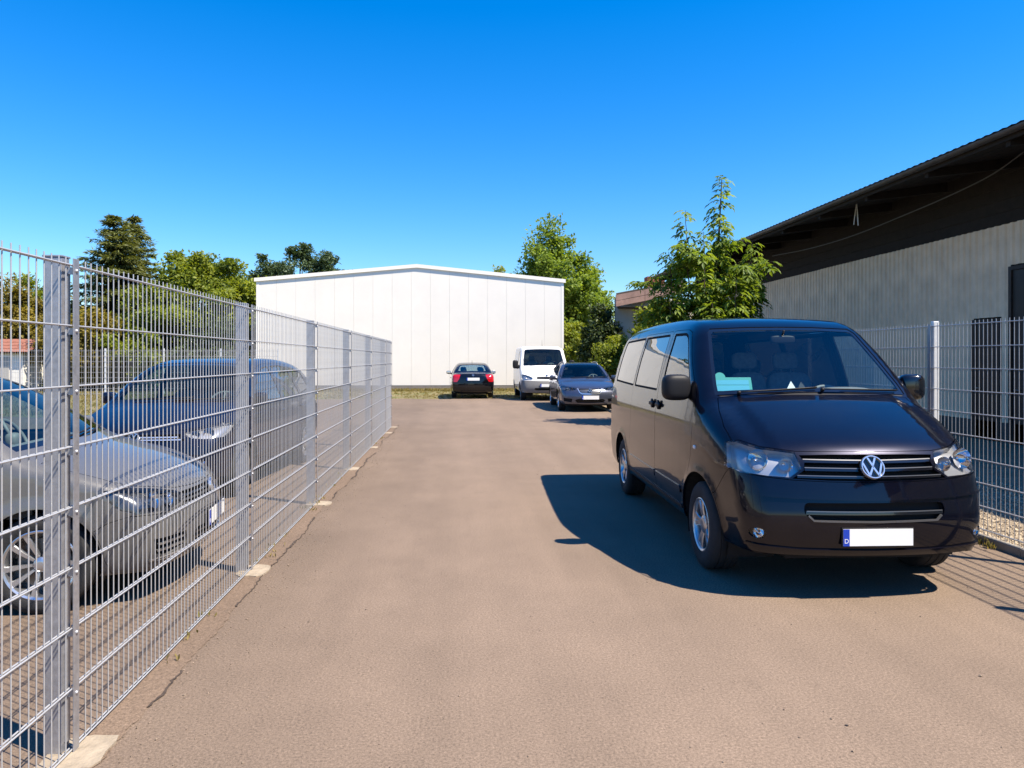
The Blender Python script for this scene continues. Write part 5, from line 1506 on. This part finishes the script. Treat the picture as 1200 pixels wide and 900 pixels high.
# --- white delivery van
def white_van():
    L = 4.83; Rw = .335; Ra = .40; a = (.90, 3.83); rz = R(90 - .3)
    rear = np.array([math.cos(rz), math.sin(rz)]); front = np.array([3.38, 27.0]); c = front + rear * L / 2
    return make_car(dict(name='parked_van', L=L, loc=(c[0], c[1], 0), rz=rz, paint=paint('white_paint', (.78,.77,.74), rough=.4, metal=0.0, flake=.02, dust=.1), res=.1, cat='van',
        prof=[(.22,.28),(.08,.30),(.02,.40),(0,.52),(.02,.66),(.06,.76),(.10,.88),(.17,.98),(.30,1.06),(.55,1.15),(.85,1.25),(.97,1.31),(1.15,1.47),(1.42,1.76),(1.58,1.94),(1.72,2.05),(1.95,2.12),(2.4,2.15),(4.3,2.15),(4.62,2.11),(4.72,2.0),(4.78,1.5),(4.83,1.0),(4.83,.5),(4.77,.36),(4.6,.30),(3,.28),(1.4,.28)],
        W=[(.1,.92),(.3,.95),(.5,.975),(.9,.985),(1.2,.975),(1.35,.96),(1.7,.91),(2.0,.865),(2.2,.83)],
        taper=[(-.4,.14),(0,.09),(.3,.04),(.7,.01),(1.2,0),(4.2,0),(5,.03)], fil=[(.2,.10),(.6,.14),(1.0,.12),(1.3,.10),(1.9,.12),(2.2,.14)], bow=(.2,.04), crown=.04, ztop=.9,
        ax=a, Rw=Rw, Ra=Ra, xa=.86, xb=.6, hw=.98, rim=.20, wstyle='steel', alloy='alloy_dark', zs=.33, zc=.8, nose=(1.05,.72), tail=(1.0,1.1),
        headlight=[('s',[(.50,1.02),(.38,1.01)]), ('f',[(.80,1.0),(.66,.95),(.56,.90),(.54,.84),(.62,.80),(.78,.80)]), ('s',[(.33,.81),(.45,.88),(.50,.96)])],
        bowls=[(.72,.90,.075)],
        taillight=[('r',[(.84,1.5),(.93,1.5)]), ('r',[(.95,1.0),(.85,1.0)])],
        bonnet=([(0,.955),(.3,.955),(.56,.965),(.66,.985),(.78,1.03)], [(.42,.82),(.6,.84),(.88,.80)], [(.86,.6),(.83,.3),(.82,0)]),
        windscreen=[(0,1.36),(.4,1.355),(.82,1.34),(.82,1.40),(.77,1.75),(.74,1.95),(.68,2.0),(.3,2.015),(0,2.02)],
        rear_window=[(0,1.35),(.6,1.35),(.68,1.4),(.64,1.85),(.56,1.9),(0,1.92)], rglass=MATS['privacy_glass'],
        grilles=[([(0,.93),(.36,.925),(.40,.88),(.37,.845),(0,.835)], 2, 'gloss_black'), ([(0,.50),(.45,.50),(.50,.45),(.45,.40),(0,.395)], 1, 'gloss_black')],
        bumper_line=[('f',[(0,.765),(.3,.765),(.62,.775),(.80,.785)]), ('s',[(.33,.79),(.46,.70),(.55,.60)]), ('s',arc(.90,Rw,.41,148,178,4)), ('s',[(.47,.34)]), ('f',[(.84,.335),(.4,.335),(0,.335)])], bumper_top=.6, bumper_mat=pbr('bumper_grey', (.16,.155,.15), .6, noise=.1),
        doors=[('front_door', [(1.15,1.36),(1.35,1.60),(1.60,1.88),(1.75,1.98),(2.25,2.0),(2.25,.45),(1.42,.42),(1.32,.48),(1.22,.75),(1.15,.95)], [[(1.30,1.37),(1.42,1.55),(1.66,1.82),(1.80,1.90),(2.18,1.91),(2.18,1.34)]], 'side_glass'),
               ('sliding_door', [(2.26,.45),(2.26,1.98),(3.35,1.98),(3.35,.75),(3.38,.60),(3.36,.45)], [], 'side_glass')],
        handle_z=1.22, handle_mat=MATS['black_plastic'], mirror=(1.22,1.13,1.40), mdim=(.07,.11,.17), mmat=MATS['black_plastic'], emblem=(0,.975,.045), badge='plain', plate=.60, rear_plate=.9, dash=(1.28,1.02), seats=(1.95,.85,.60), seat_gap=.05,
        wipers=[((.55,1.35),(-.15,1.39)),((-.1,1.36),(-.72,1.38))], aerial=(1.75,(.05,0,.32)),
        label='white delivery van with short bonnet and grey bumper, nose out from the white hall'))
# --- dark saloon, seen from behind
def dark_saloon():
    L = 4.57; Rw = .315; Ra = .36; a = (.92, 3.50); rz = R(-90 + .6)
    rear = np.array([math.cos(rz), math.sin(rz)]); back = np.array([.58, 28.6]); c = back - rear * L / 2
    dk = paint('dark_paint', (.005,.005,.007), rough=.32, metal=.5, dust=.03)
    return make_car(dict(name='parked_saloon', L=L, loc=(c[0], c[1], 0), rz=rz, paint=dk, res=.09,
        prof=[(.20,.21),(.07,.235),(.015,.33),(0,.46),(.015,.56),(.05,.65),(.10,.715),(.2,.765),(.45,.84),(.75,.905),(1.05,.96),(1.2,1.0),(1.45,1.13),(1.75,1.29),(1.95,1.38),(2.15,1.43),(2.45,1.46),(2.8,1.465),(3.2,1.43),(3.5,1.36),(3.85,1.22),(4.08,1.10),(4.2,1.055),(4.40,1.03),(4.50,.99),(4.54,.88),(4.56,.72),(4.57,.55),(4.55,.38),(4.48,.28),(4.3,.23),(3,.2),(1.2,.2)],
        W=[(.1,.80),(.2,.83),(.35,.865),(.55,.885),(.7,.888),(.85,.88),(.95,.865),(1.02,.84),(1.2,.75),(1.4,.65),(1.5,.59)],
        taper=[(-.4,.17),(0,.10),(.3,.045),(.7,.012),(1.2,0),(3.3,0),(4.1,.025),(5,.08)], fil=[(.2,.08),(.5,.10),(.75,.08),(1.0,.07),(1.3,.10),(1.5,.12)], bow=(.24,.10),
        ax=a, Rw=Rw, Ra=Ra, xa=.82, xb=.62, hw=.885, rim=.20, wstyle='five', zs=.24, zc=.55, nose=(1.05,.52), tail=(1.0,.62),
        headlight=[('s',[(.60,.79),(.45,.80)]), ('f',[(.74,.79),(.60,.762),(.46,.735),(.44,.70),(.50,.648),(.70,.64)]), ('s',[(.35,.65),(.52,.70),(.60,.75)])],
        taillight=[('r',[(.50,.985),(.64,.99),(.76,.985)]), ('s',[(4.36,.98),(4.32,.90),(4.36,.70)]), ('r',[(.78,.68),(.64,.685),(.56,.80)])],
        bonnet=([(0,.728),(.25,.728),(.42,.745),(.60,.772),(.74,.80)], [(.55,.78),(.8,.78),(1.08,.77)], [(1.06,.6),(1.03,.3),(1.02,0)]),
        windscreen=[(0,1.01),(.4,1.005),(.74,.99),(.735,1.02),(.62,1.24),(.55,1.38),(.50,1.405),(.25,1.42),(0,1.423)],
        rear_window=[(0,1.105),(.40,1.105),(.63,1.11),(.60,1.18),(.53,1.33),(.48,1.365),(.2,1.385),(0,1.388)],
        grilles=[([(0,.712),(.30,.712),(.34,.70),(.30,.62),(.24,.60),(0,.595)], 3, 'satin_chrome'), ([(0,.40),(.40,.40),(.46,.36),(.40,.29),(0,.285)], 1, 'gloss_black')],
        rear_bumper=[('r',[(0,.655),(.40,.66),(.60,.672),(.76,.668)]), ('s',[(4.30,.665),(4.12,.64),(3.92,.50)]), ('s',[(3.885,.34),(3.89,.25)]), ('r',[(.74,.248),(.4,.248),(0,.248)])],
        rear_strips=[([(-.80,.50),(0,.505),(.80,.50)], .016, 'gloss_black'), ([(-.50,.31),(0,.305),(.50,.31)], .09, 'black_plastic')],
        doors=[('front_door', [(1.34,.98),(1.42,1.05),(1.72,1.21),(1.98,1.33),(2.15,1.375),(2.40,1.39),(2.50,1.0),(2.52,.70),(2.50,.34),(1.38,.32),(1.30,.38),(1.30,.72)], [[(1.52,.99),(1.72,1.14),(2.0,1.28),(2.18,1.345),(2.33,1.355),(2.43,.985)]], 'side_glass'),
               ('rear_door', [(2.51,1.0),(2.41,1.39),(2.8,1.385),(3.1,1.33),(3.36,1.14),(3.38,.98),(3.30,.80),(3.16,.52),(3.08,.34),(2.51,.34),(2.53,.70)], [[(2.53,.985),(2.45,1.355),(2.8,1.35),(3.04,1.30),(3.26,1.12),(3.27,1.0)]], 'side_glass')],
        handle_z=.82, mirror=(1.58,.99,1.02), rear_emblem=(.955,.045), rear_plate=.80, dash=(.95,1.15), seats=(2.05,.43,.56),
        wipers=[((.45,1.01),(-.25,1.035))], aerial=(3.0,(.08,0,.10)),
        label='dark saloon with red tail lights parked nose-in at the white hall, seen from behind'))
CARS = [f() for f in (silver_estate, blue_car, grey_estate, white_van, dark_saloon)]
# ------------------------------------------------------------------ trees and plants
def leaf_mat(name, col, col2, trans=.35):
    m, nt, out = nodes_of(name); N = nt.nodes; Lk = nt.links
    at = N.new('ShaderNodeAttribute'); at.attribute_name = 'tone'
    mx = N.new('ShaderNodeMix'); mx.data_type = 'RGBA'; mx.inputs['A'].default_value = (*col, 1); mx.inputs['B'].default_value = (*col2, 1)
    Lk.new(at.outputs['Fac'], mx.inputs['Factor'])
    b = N.new('ShaderNodeBsdfPrincipled'); b.inputs['Roughness'].default_value = .55; b.inputs['Specular IOR Level'].default_value = .35
    t = N.new('ShaderNodeBsdfTranslucent'); ms = N.new('ShaderNodeMixShader'); ms.inputs[0].default_value = trans
    gm = N.new('ShaderNodeVectorMath'); gm.operation = 'MULTIPLY'; gm.inputs[1].default_value = (1.5, 1.45, .55)
    Lk.new(mx.outputs['Result'], b.inputs['Base Color']); Lk.new(mx.outputs['Result'], gm.inputs[0]); Lk.new(gm.outputs[0], t.inputs[0])
    Lk.new(b.outputs[0], ms.inputs[1]); Lk.new(t.outputs[0], ms.inputs[2]); Lk.new(ms.outputs[0], out.inputs[0])
    MATS[name] = m; return m
BARK = pbr('bark', (.075,.055,.04), .95, noise=.4, nscale=12, bump=.6, bscale=25)
BARKP = pbr('bark_pale', (.30,.27,.23), .9, noise=.4, nscale=9, bump=.4, bscale=25)
def leaf_mesh(name, C, D, Nn, ln, wd, tone, mat, parent, fold=.18):
    """folded leaves (two faces each) as one mesh. C base points, D direction along the leaf, Nn leaf normals"""
    n = len(C)
    D = D / (np.linalg.norm(D, axis=1, keepdims=True) + 1e-9)
    S = np.cross(D, Nn); S /= np.linalg.norm(S, axis=1, keepdims=True) + 1e-9
    Nn = np.cross(S, D)
    ln = np.asarray(ln).reshape(-1, 1) * np.ones((n, 1)); wd = np.asarray(wd).reshape(-1, 1) * np.ones((n, 1))
    mid = C + D*ln*.5; tip = C + D*ln - Nn*ln*.08
    l = mid + S*wd*.5 + Nn*wd*fold; r = mid - S*wd*.5 + Nn*wd*fold
    V = np.stack([C, l, tip, r], 1).reshape(-1, 3)
    me = bpy.data.meshes.new(name); me.vertices.add(4*n); me.vertices.foreach_set('co', V.astype(np.float32).ravel())
    i = np.arange(n)*4
    F = np.stack([i, i+2, i+1, i, i+3, i+2], 1).ravel()
    me.loops.add(6*n); me.loops.foreach_set('vertex_index', F.astype(np.int32))
    me.polygons.add(2*n); me.polygons.foreach_set('loop_start', (np.arange(2*n)*3).astype(np.int32))
    a = me.attributes.new('tone', 'FLOAT', 'POINT'); a.data.foreach_set('value', np.repeat(np.clip(tone, 0, 1), 4).astype(np.float32))
    me.materials.append(mat); me.update(calc_edges=True); me.validate()
    return link(bpy.data.objects.new(name, me), parent)
def unit(n, g):
    v = g.normal(size=(n, 3)); return v / np.linalg.norm(v, axis=1, keepdims=True)
def broad_tree(name, loc, H, rad, z0, mat, label, seed, nclump=90, per=110, leaf=.17, clump=.55, dens=2.6, group=None, cat='tree', bark=None, lean=(0,0), shape=1.0, sq=.8, trunk_r=.14, ntw=None, holes=.15):
    g = np.random.default_rng(seed)
    t = empty(name, (loc[0], loc[1], 0)); tag(t, label, cat, group)
    # clumps fill a lumpy ovoid
    cs = []; tries = 0
    lob = unit(7, g); la = g.uniform(-.22, .28, 7)
    while len(cs) < nclump and tries < nclump*40:
        tries += 1
        u = unit(1, g)[0]; q = g.uniform(.12, 1) ** .45
        k = 1 + float(np.sum(la * np.clip(lob @ u, 0, 1)**3))
        zf = (u[2]*q*k + 1) / 2
        prof = (1 - max(0, zf - .35)**1.6 * .75 * shape) if zf > .35 else (.72 + .8*zf)
        p = np.array([u[0]*rad*q*k*prof, u[1]*rad*q*k*prof, z0 + (H - z0) * np.clip(zf, 0, 1.12)])
        p[0] += lean[0]*zf; p[1] += lean[1]*zf
        cs.append(p)
    cs = np.array(cs); cen = np.array([0, 0, (z0 + H)/2])
    C = []; D = []; Nn = []; T = []
    for p in cs:
        n = int(per * dens * g.uniform(.5, 1.4)); r = clump * g.uniform(.6, 1.35)
        off = np.clip(g.normal(size=(n, 3)), -1.7, 1.7) * r * np.array([.55, .55, .42*sq/.8])
        out = p - cen; out /= np.linalg.norm(out) + 1e-9
        d = unit(n, g) * .9 + out * .5 + np.array([0, 0, -.25])
        nn = unit(n, g) * .8 + out * .45 + np.array([0, 0, .75])
        C.append(p + off); D.append(d); Nn.append(nn); T.append(np.clip(g.normal(.5, .18) + g.normal(0, .16, n) + off[:, 2]/r*.15, 0, 1))
    C = np.concatenate(C); D = np.concatenate(D); Nn = np.concatenate(Nn); T = np.concatenate(T)
    ln = leaf * g.uniform(.6, 1.3, len(C))
    C[:, 2] = np.maximum(C[:, 2], .05)
    leaf_mesh('crown', C, D, Nn, ln, ln*.62, T, mat, t)
    m = MB(); nt_ = 6; hh = z0 + (H - z0)*.72
    tp = [(lean[0]*.5*q**2 + g.normal(0,.05), g.normal(0,.05), hh*q) for q in np.linspace(0, 1, nt_)]; tp[0] = (0, 0, -.1)
    m.tube(tp, list(np.linspace(trunk_r, trunk_r*.25, nt_)), 8)
    for p in cs[g.permutation(len(cs))[:ntw or 26]]:
        zz = np.clip(p[2]*.62, .15*hh, hh*.95); q = zz/hh*(nt_-1); i = min(int(q), nt_-2); a = np.array(tp[i])*(1-q+i) + np.array(tp[i+1])*(q-i)
        mid = (a + p)/2 + np.array([0, 0, -.12*np.linalg.norm(p-a)])
        m.tube([a, mid, p], [trunk_r*.32, trunk_r*.2, trunk_r*.06], 5)
    m.build('trunk', bark or BARK, t, 1.0)
    return t
def spruce(name, loc, H, rad, mat, label, seed, z0=.4, group=None, levels=26):
    g = np.random.default_rng(seed); t = empty(name, (loc[0], loc[1], 0)); tag(t, label, 'tree', group)
    C = []; D = []; Nn = []; T = []; m = MB(); m.tube([(0,0,-.1),(0.05,0,H*.5),(0,0,H)], [.17,.10,.015], 8)
    for l in range(levels):
        f = l/(levels-1); z = z0 + (H - z0)*f; Rr = rad*(1-f)**.72 + .16
        nb_ = int(10 + 10*(1-f))
        for k in range(nb_):
            a = g.uniform(0, 2*math.pi); Lb_ = Rr*g.uniform(.7, 1.12)
            s = np.linspace(.12, 1, max(4, int(Lb_/.16)))
            up = .25 + .35*f
            P = np.stack([np.cos(a)*s*Lb_, np.sin(a)*s*Lb_, z + s*Lb_*up*.6 - .42*Lb_*s**2*(1-f*.8) + g.normal(0,.03)], 1)
            if k % 2 == 0: m.tube([P[0]*[0,0,1], P[len(P)//2], P[-1]], [.025,.014,.004], 4)
            for p, q in zip(P, s):
                n = 12; side = np.array([-math.sin(a), math.cos(a), 0])
                d = np.array([math.cos(a), math.sin(a), .0])*.7 + side*g.normal(0,.75,(n,1)) + g.normal(0,.28,(n,3)) + np.array([0,0,-.12])
                C.append(p + g.normal(0,.05,(n,3)) + side*g.normal(0,.10,(n,1))); D.append(d); Nn.append(np.tile([0,0,1.],(n,1)) + g.normal(0,.4,(n,3))); T.append(np.clip(g.normal(.45,.2,n) + .25*q, 0, 1))
    n = 40; C.append(np.stack([g.normal(0,.05,n), g.normal(0,.05,n), H - g.uniform(0,.6,n)],1)); D.append(unit(n,g)*.7 + [0,0,.8]); Nn.append(unit(n,g)); T.append(g.uniform(.3,.8,n))
    C = np.concatenate(C); D = np.concatenate(D); Nn = np.concatenate(Nn); T = np.concatenate(T)
    ln = .30*g.uniform(.6,1.25,len(C)); leaf_mesh('crown', C, D, Nn, ln, ln*.26, T, mat, t, fold=.05)
    m.build('trunk', BARK, t, 1.0); return t
def sapling(loc, H, seed=5):
    """young tree with upright shoots hung with long drooping leaves"""
    g = np.random.default_rng(seed); t = empty('young_tree', (loc[0], loc[1], 0)); tag(t, 'slim young tree with long drooping leaves standing beside the shed', 'tree')
    m = MB(); C = []; D = []; Nn = []; T = []; LN = []
    rt = np.array([CY, -SY, 0])            # across the view, only to lay the shoots out
    trunk = [np.array([0,0,-.1]), np.array([.05,.02,1.2]), np.array([.0,.0,2.6]), np.array([.18,.05,4.4]), np.array([.26,0,H])]
    tr = catmull(trunk, 6); m.tube(tr, list(np.linspace(.08,.010,len(tr))), 8)
    shoots = [(tr[len(tr)//3:], 1.0)]
    spec = [(.42,-.60,.1,5.25),(.38,-.95,.35,4.3),(.32,-1.35,-.2,3.7),(.42,-.35,-.5,4.6),(.45,.42,.4,4.5),(.36,.95,-.1,4.4),(.34,1.25,.3,4.2),(.38,.7,-.5,3.9),(.25,-1.15,-.4,3.1),(.22,.8,.5,3.0),(.24,-.6,.7,3.3),(.30,.3,-.8,3.5),(.22,-1.45,.2,2.8),(.26,.1,.9,3.7),(.2,-.3,-.9,2.9),(.5,.25,.1,5.0)]
    for (f, ax_, ay_, zt) in spec:
        b0 = tr[int(f*(len(tr)-1))]; end = rt*ax_ + np.array([SY, CY, 0])*ay_*1.2; zt = zt*H/6.05
        e = np.array([end[0], end[1], zt]); mid = b0*.45 + e*.55 + (end*.22) + np.array([0,0,-.22*(zt-b0[2])])
        sh = catmull([b0, mid, e], 9); sh += g.normal(0,.015,sh.shape); m.tube(sh, list(np.linspace(.032,.006,len(sh))), 6); shoots.append((sh[3:], 1.0))
        for _ in range(4):        # side twigs
            i = g.integers(5, len(sh)-2); L2 = g.uniform(.3,.75); a = g.uniform(0, 6.28); q = sh[i]
            tw = catmull([q, q + [math.cos(a)*L2*.5, math.sin(a)*L2*.5, L2*.22], q + [math.cos(a)*L2, math.sin(a)*L2, L2*g.uniform(.1,.7)]], 4); m.tube(tw, list(np.linspace(.012,.004,len(tw))), 4); shoots.append((tw[2:], .9))
    for sh, k in shoots:
        Ltot = np.sum(np.linalg.norm(np.diff(sh, axis=0), axis=1)); nl = int(Ltot/.032)
        tone0 = g.normal(.5,.15)
        for j in range(nl):
            q = (j+g.uniform(0,.6))/max(nl-1,1)*(len(sh)-1); q = min(q, len(sh)-1.001); i = min(int(q), len(sh)-2); p = sh[i]*(1-q+i) + sh[i+1]*(q-i)
            fade = 1 - .45*max(0, j/max(nl,1) - .75)*4*.6
            # a short stalk with five to seven leaflets
            a = g.uniform(0, 2*math.pi); R0 = g.uniform(.16,.36)*fade; d = np.array([math.cos(a), math.sin(a), g.uniform(.0,.7)]); d /= np.linalg.norm(d)
            side = np.cross(d, [0,0,1]); side /= np.linalg.norm(side) + 1e-9
            tn = np.clip(tone0 + g.normal(0,.2), 0, 1)
            for w in (.35,.6,.85,1.0):
                r_ = p + d*R0*w + np.array([0,0,-.5*R0*w*w])
                for sg in ((-1,1) if w < 1 else (0,)):
                    C.append(r_); D.append(side*sg*.85 + d*.7 + np.array([0,0,-.35 - .45*w]) + g.normal(0,.15,3)); Nn.append(d*.4 + np.array([0,0,1.]) + g.normal(0,.3,3)); T.append(tn + g.normal(0,.08)); LN.append(.19*fade*g.uniform(.7,1.2))
    C = np.array(C); D = np.array(D); Nn = np.array(Nn); LN = np.array(LN)
    leaf_mesh('crown', C, D, Nn, LN, LN*.36, np.array(T), MATS['leaf_fresh'], t)
    m.build('trunk', BARK, t, 1.0); return t
leaf_mat('leaf_fresh', (.060,.115,.018), (.25,.32,.04), .45)
leaf_mat('leaf_mid', (.065,.105,.013), (.26,.29,.032), .42)
leaf_mat('leaf_lime', (.10,.14,.015), (.27,.29,.03), .4)
leaf_mat('leaf_dark', (.018,.034,.011), (.06,.085,.02), .25)
leaf_mat('leaf_autumn', (.10,.085,.016), (.28,.22,.04), .4)
leaf_mat('needle', (.036,.055,.018), (.17,.18,.05), .28)
leaf_mat('needle_far', (.035,.065,.03), (.10,.14,.05), .2)
def gp(px, zc): p = at_depth(px, 420, zc); return (p[0], p[1])
hz = lambda py, zc: CAM_H + (420 - py)/FOC*zc
L_ = 'trees behind the distant fence'
spruce('spruce_tree', gp(133, 40), hz(256,40), 3.5, MATS['needle'], 'tall dark spruce rising above the trees behind the distant fence', 11)
spruce('spruce_tree', gp(156, 42), hz(258,42), 3.1, MATS['needle'], 'second slimmer spruce standing close behind the tall dark spruce', 12)
broad_tree('leafy_tree', gp(238, 41), hz(290,41), 3.7, .3, MATS['leaf_mid'], 'round bright green broadleaf tree between the spruces and the white hall', 21, 190, 130, .22, .65)
broad_tree('leafy_tree', gp(285, 47), hz(318,47), 2.3, .3, MATS['leaf_mid'], 'smaller broadleaf tree close to the left corner of the white hall', 22, 70, 120, .2, .6)
broad_tree('hedge_shrub', gp(8, 40), hz(338,40), 2.2, .1, MATS['leaf_autumn'], 'tall yellowing shrub above the red roofed hut', 31, 80, 110, .19, .55, cat='shrub', ntw=14)
broad_tree('hedge_shrub', gp(62, 41), hz(345,41), 2.3, .1, MATS['leaf_autumn'], 'yellow brown shrub between the hut and the spruces', 32, 80, 110, .19, .55, cat='shrub', ntw=14)
broad_tree('leafy_tree', gp(45, 48), hz(318,48), 1.6, 1.0, MATS['leaf_mid'], 'thin green tree peeping over the yellow brown shrubs', 33, 30, 100, .19, .5, ntw=14)
broad_tree('hedge_shrub', gp(192, 38), hz(335,38), 3.0, .1, MATS['leaf_mid'], 'broad green shrub at the foot of the round bright green tree', 34, 80, 120, .18, .55, cat='shrub', ntw=14)
broad_tree('hedge_shrub', gp(108, 37), hz(365,37), 2.2, .1, MATS['leaf_autumn'], 'low yellowing shrub at the foot of the spruces', 35, 60, 110, .18, .5, cat='shrub', ntw=12)
broad_tree('hedge_shrub', gp(258, 37), hz(378,37), 2.2, .1, MATS['leaf_dark'], 'dark shrub just behind the end of the distant fence', 36, 60, 110, .18, .5, cat='shrub', ntw=12)
for k, (px, top, rr) in enumerate(((316,305,1.5),(352,289,2.4),(384,298,1.7))):
    broad_tree('pine_tree', gp(px, 74), hz(top,74), rr, hz(top,74)*.55, MATS['needle_far'], ('left pine of the group showing over the roof of the white hall', 'tallest pine of the group showing over the roof of the white hall', 'right pine of the group showing over the roof of the white hall')[k], 41+k, 34, 110, .30, .75, ntw=18, shape=.6, trunk_r=.2)
broad_tree('birch_tree', gp(648, 44), hz(265,44), 3.1, .8, MATS['leaf_fresh'], 'tall light green tree standing behind the right corner of the white hall', 51, 190, 120, .22, .65, bark=BARKP, trunk_r=.16)
broad_tree('birch_tree', gp(684, 46), hz(308,46), 2.0, .5, MATS['leaf_fresh'], 'lower light green tree between the white hall and the low house', 52, 80, 120, .20, .6, bark=BARKP, trunk_r=.12)
broad_tree('birch_tree', gp(588, 58), hz(308,58), 1.5, 3.0, MATS['leaf_mid'], 'thin treetop just showing above the hall roof beside the tall light green tree', 53, 24, 100, .22, .6, bark=BARKP, trunk_r=.1)
broad_tree('bush', gp(690, 35.5), hz(388,35.5), 1.15, .1, MATS['leaf_lime'], 'yellow green bush behind the roof of the grey blue estate', 61, 46, 130, .15, .4, cat='bush', ntw=10, trunk_r=.05)
broad_tree('bush', gp(668, 38.5), hz(372,38.5), 1.0, .1, MATS['leaf_mid'], 'mid green bush beside the right corner of the white hall', 62, 36, 130, .16, .4, cat='bush', ntw=10, trunk_r=.05)
broad_tree('shrub', gp(703, 33.0), hz(362,33.0), .85, .4, MATS['leaf_dark'], 'dark green shrub in front of the low house wall', 63, 36, 110, .17, .42, cat='shrub', ntw=10, trunk_r=.06)
broad_tree('bush', gp(716, 30), hz(398,30), .85, .1, MATS['leaf_mid'], 'low green bush beside the black van under the low house', 64, 34, 120, .14, .36, cat='bush', ntw=10, trunk_r=.04)
broad_tree('shrub', gp(770, 24.5), hz(354,24.5), .95, .3, MATS['leaf_lime'], 'pale green shrub behind the roof of the black van', 65, 34, 120, .15, .36, cat='shrub', ntw=10, trunk_r=.05)
sapling((6.15, 16.9), hz(208, 17.3))
# dry grass tufts in front of the hall, weeds at the kerb
def tufts(name, area, n, h, mat, seed, label, z=-.03):
    g = np.random.default_rng(seed); P = np.array([area(g) for _ in range(n)]); k = 7
    C = np.repeat(P, k, 0) + np.concatenate([g.normal(0,.03,(n*k,2)), np.zeros((n*k,1))],1); C[:,2] = z
    D = g.normal(0,.35,(n*k,3)); D[:,2] = 1
    ln = h*g.uniform(.4,1.3,n*k); o = leaf_mesh(name, C, D, unit(n*k,g), ln, .012+ln*.06, g.uniform(0,1,n*k), mat, None)
    tag(o, label, 'grass', kind='stuff'); return o
leaf_mat('straw', (.13,.12,.03), (.34,.26,.10), .3)
Wf = lambda g: (lambda t: (Lb[0]+(Rb[0]-Lb[0])*t, Lb[1]+(Rb[1]-Lb[1])*t - abs(g.normal(0,.5)) - .05, 0))(g.uniform(.2,1.05))
tufts('grass_strip', Wf, 900, .16, MATS['straw'], 3, 'dry grass growing along the foot of the white hall')
tufts('rough_grass', lambda g: (g.uniform(-7,9), g.uniform(29.3,36.5), 0), 2200, .07, MATS['straw'], 4, 'short dry grass between the asphalt and the white hall')
tufts('meadow_grass', lambda g: (g.uniform(-26,-7.8), g.uniform(21.2,36), 0), 5000, .11, MATS['straw'], 5, 'dry meadow grass behind the parking bays')
tufts('kerb_weeds', lambda g: (4.585 + g.normal(0,.02), g.choice([5.2,5.9,6.0,6.6,7.4,8.1]) + g.normal(0,.15), 0), 60, .07, MATS['straw'], 6, 'small dry weeds along the edging stones', z=0)
# loose gravel behind the right fence
g = np.random.default_rng(9); n = 5200; V = []; Fc = []
oct_v = np.array([(1,0,0),(-1,0,0),(0,1,0),(0,-1,0),(0,0,1),(0,0,-1)],float); oct_f = [(0,2,4),(2,1,4),(1,3,4),(3,0,4),(2,0,5),(1,2,5),(3,1,5),(0,3,5)]
for i in range(n):
    p = np.array([4.68 + g.uniform(0,1)**1.5*2.2, g.uniform(4.6,9.5), .048]); s = g.uniform(.008,.022)
    q = oct_v*s*g.uniform(.7,1.3,(6,3)) @ np.array(Euler(g.uniform(0,6,3)).to_matrix()); V.append(q + p); Fc += [tuple(k + 6*i for k in f) for f in oct_f]
o = mesh_obj('loose_gravel', np.concatenate(V), Fc, pbr('pebble', (.42,.34,.24), .9, noise=.45, nscale=30)); tag(o, 'tan gravel lying behind the right mesh fence', 'gravel', kind='stuff')

# grit and crumbs lying on the drive, mostly along the fence strip
g = np.random.default_rng(19); n = 1500; V = []; Fc = []
for i in range(n):
    if g.uniform() < .5: p = np.array([-1.5 + abs(g.normal(0,.18)), g.uniform(2.2,16), .003])
    else: p = np.array([g.uniform(-1.4,4.5), 2.3 + g.uniform(0,1)**1.6*12, .001])
    s_ = g.uniform(.002,.0065) * (1.6 if g.uniform() < .06 else 1)
    q = oct_v*s_*g.uniform(.6,1.3,(6,3)) @ np.array(Euler(g.uniform(0,6,3)).to_matrix()); V.append(q + p); Fc += [tuple(k + 6*i for k in f) for f in oct_f]
o = mesh_obj('grit', np.concatenate(V), Fc, pbr('grit_stone', (.20,.15,.11), .9, noise=.5, nscale=40)); tag(o, 'small stones and crumbs scattered on the asphalt drive', 'grit', kind='stuff')
tufts('fence_weeds', lambda g: (-1.60 + g.normal(0,.03), g.choice([4.3,6.1,7.9,8.1,9.6,11.2,13.5,14.9]) + g.normal(0,.22), 0), 24, .04, MATS['straw'], 8, 'tiny dry weeds at the foot of the tall wire fence', z=.003)
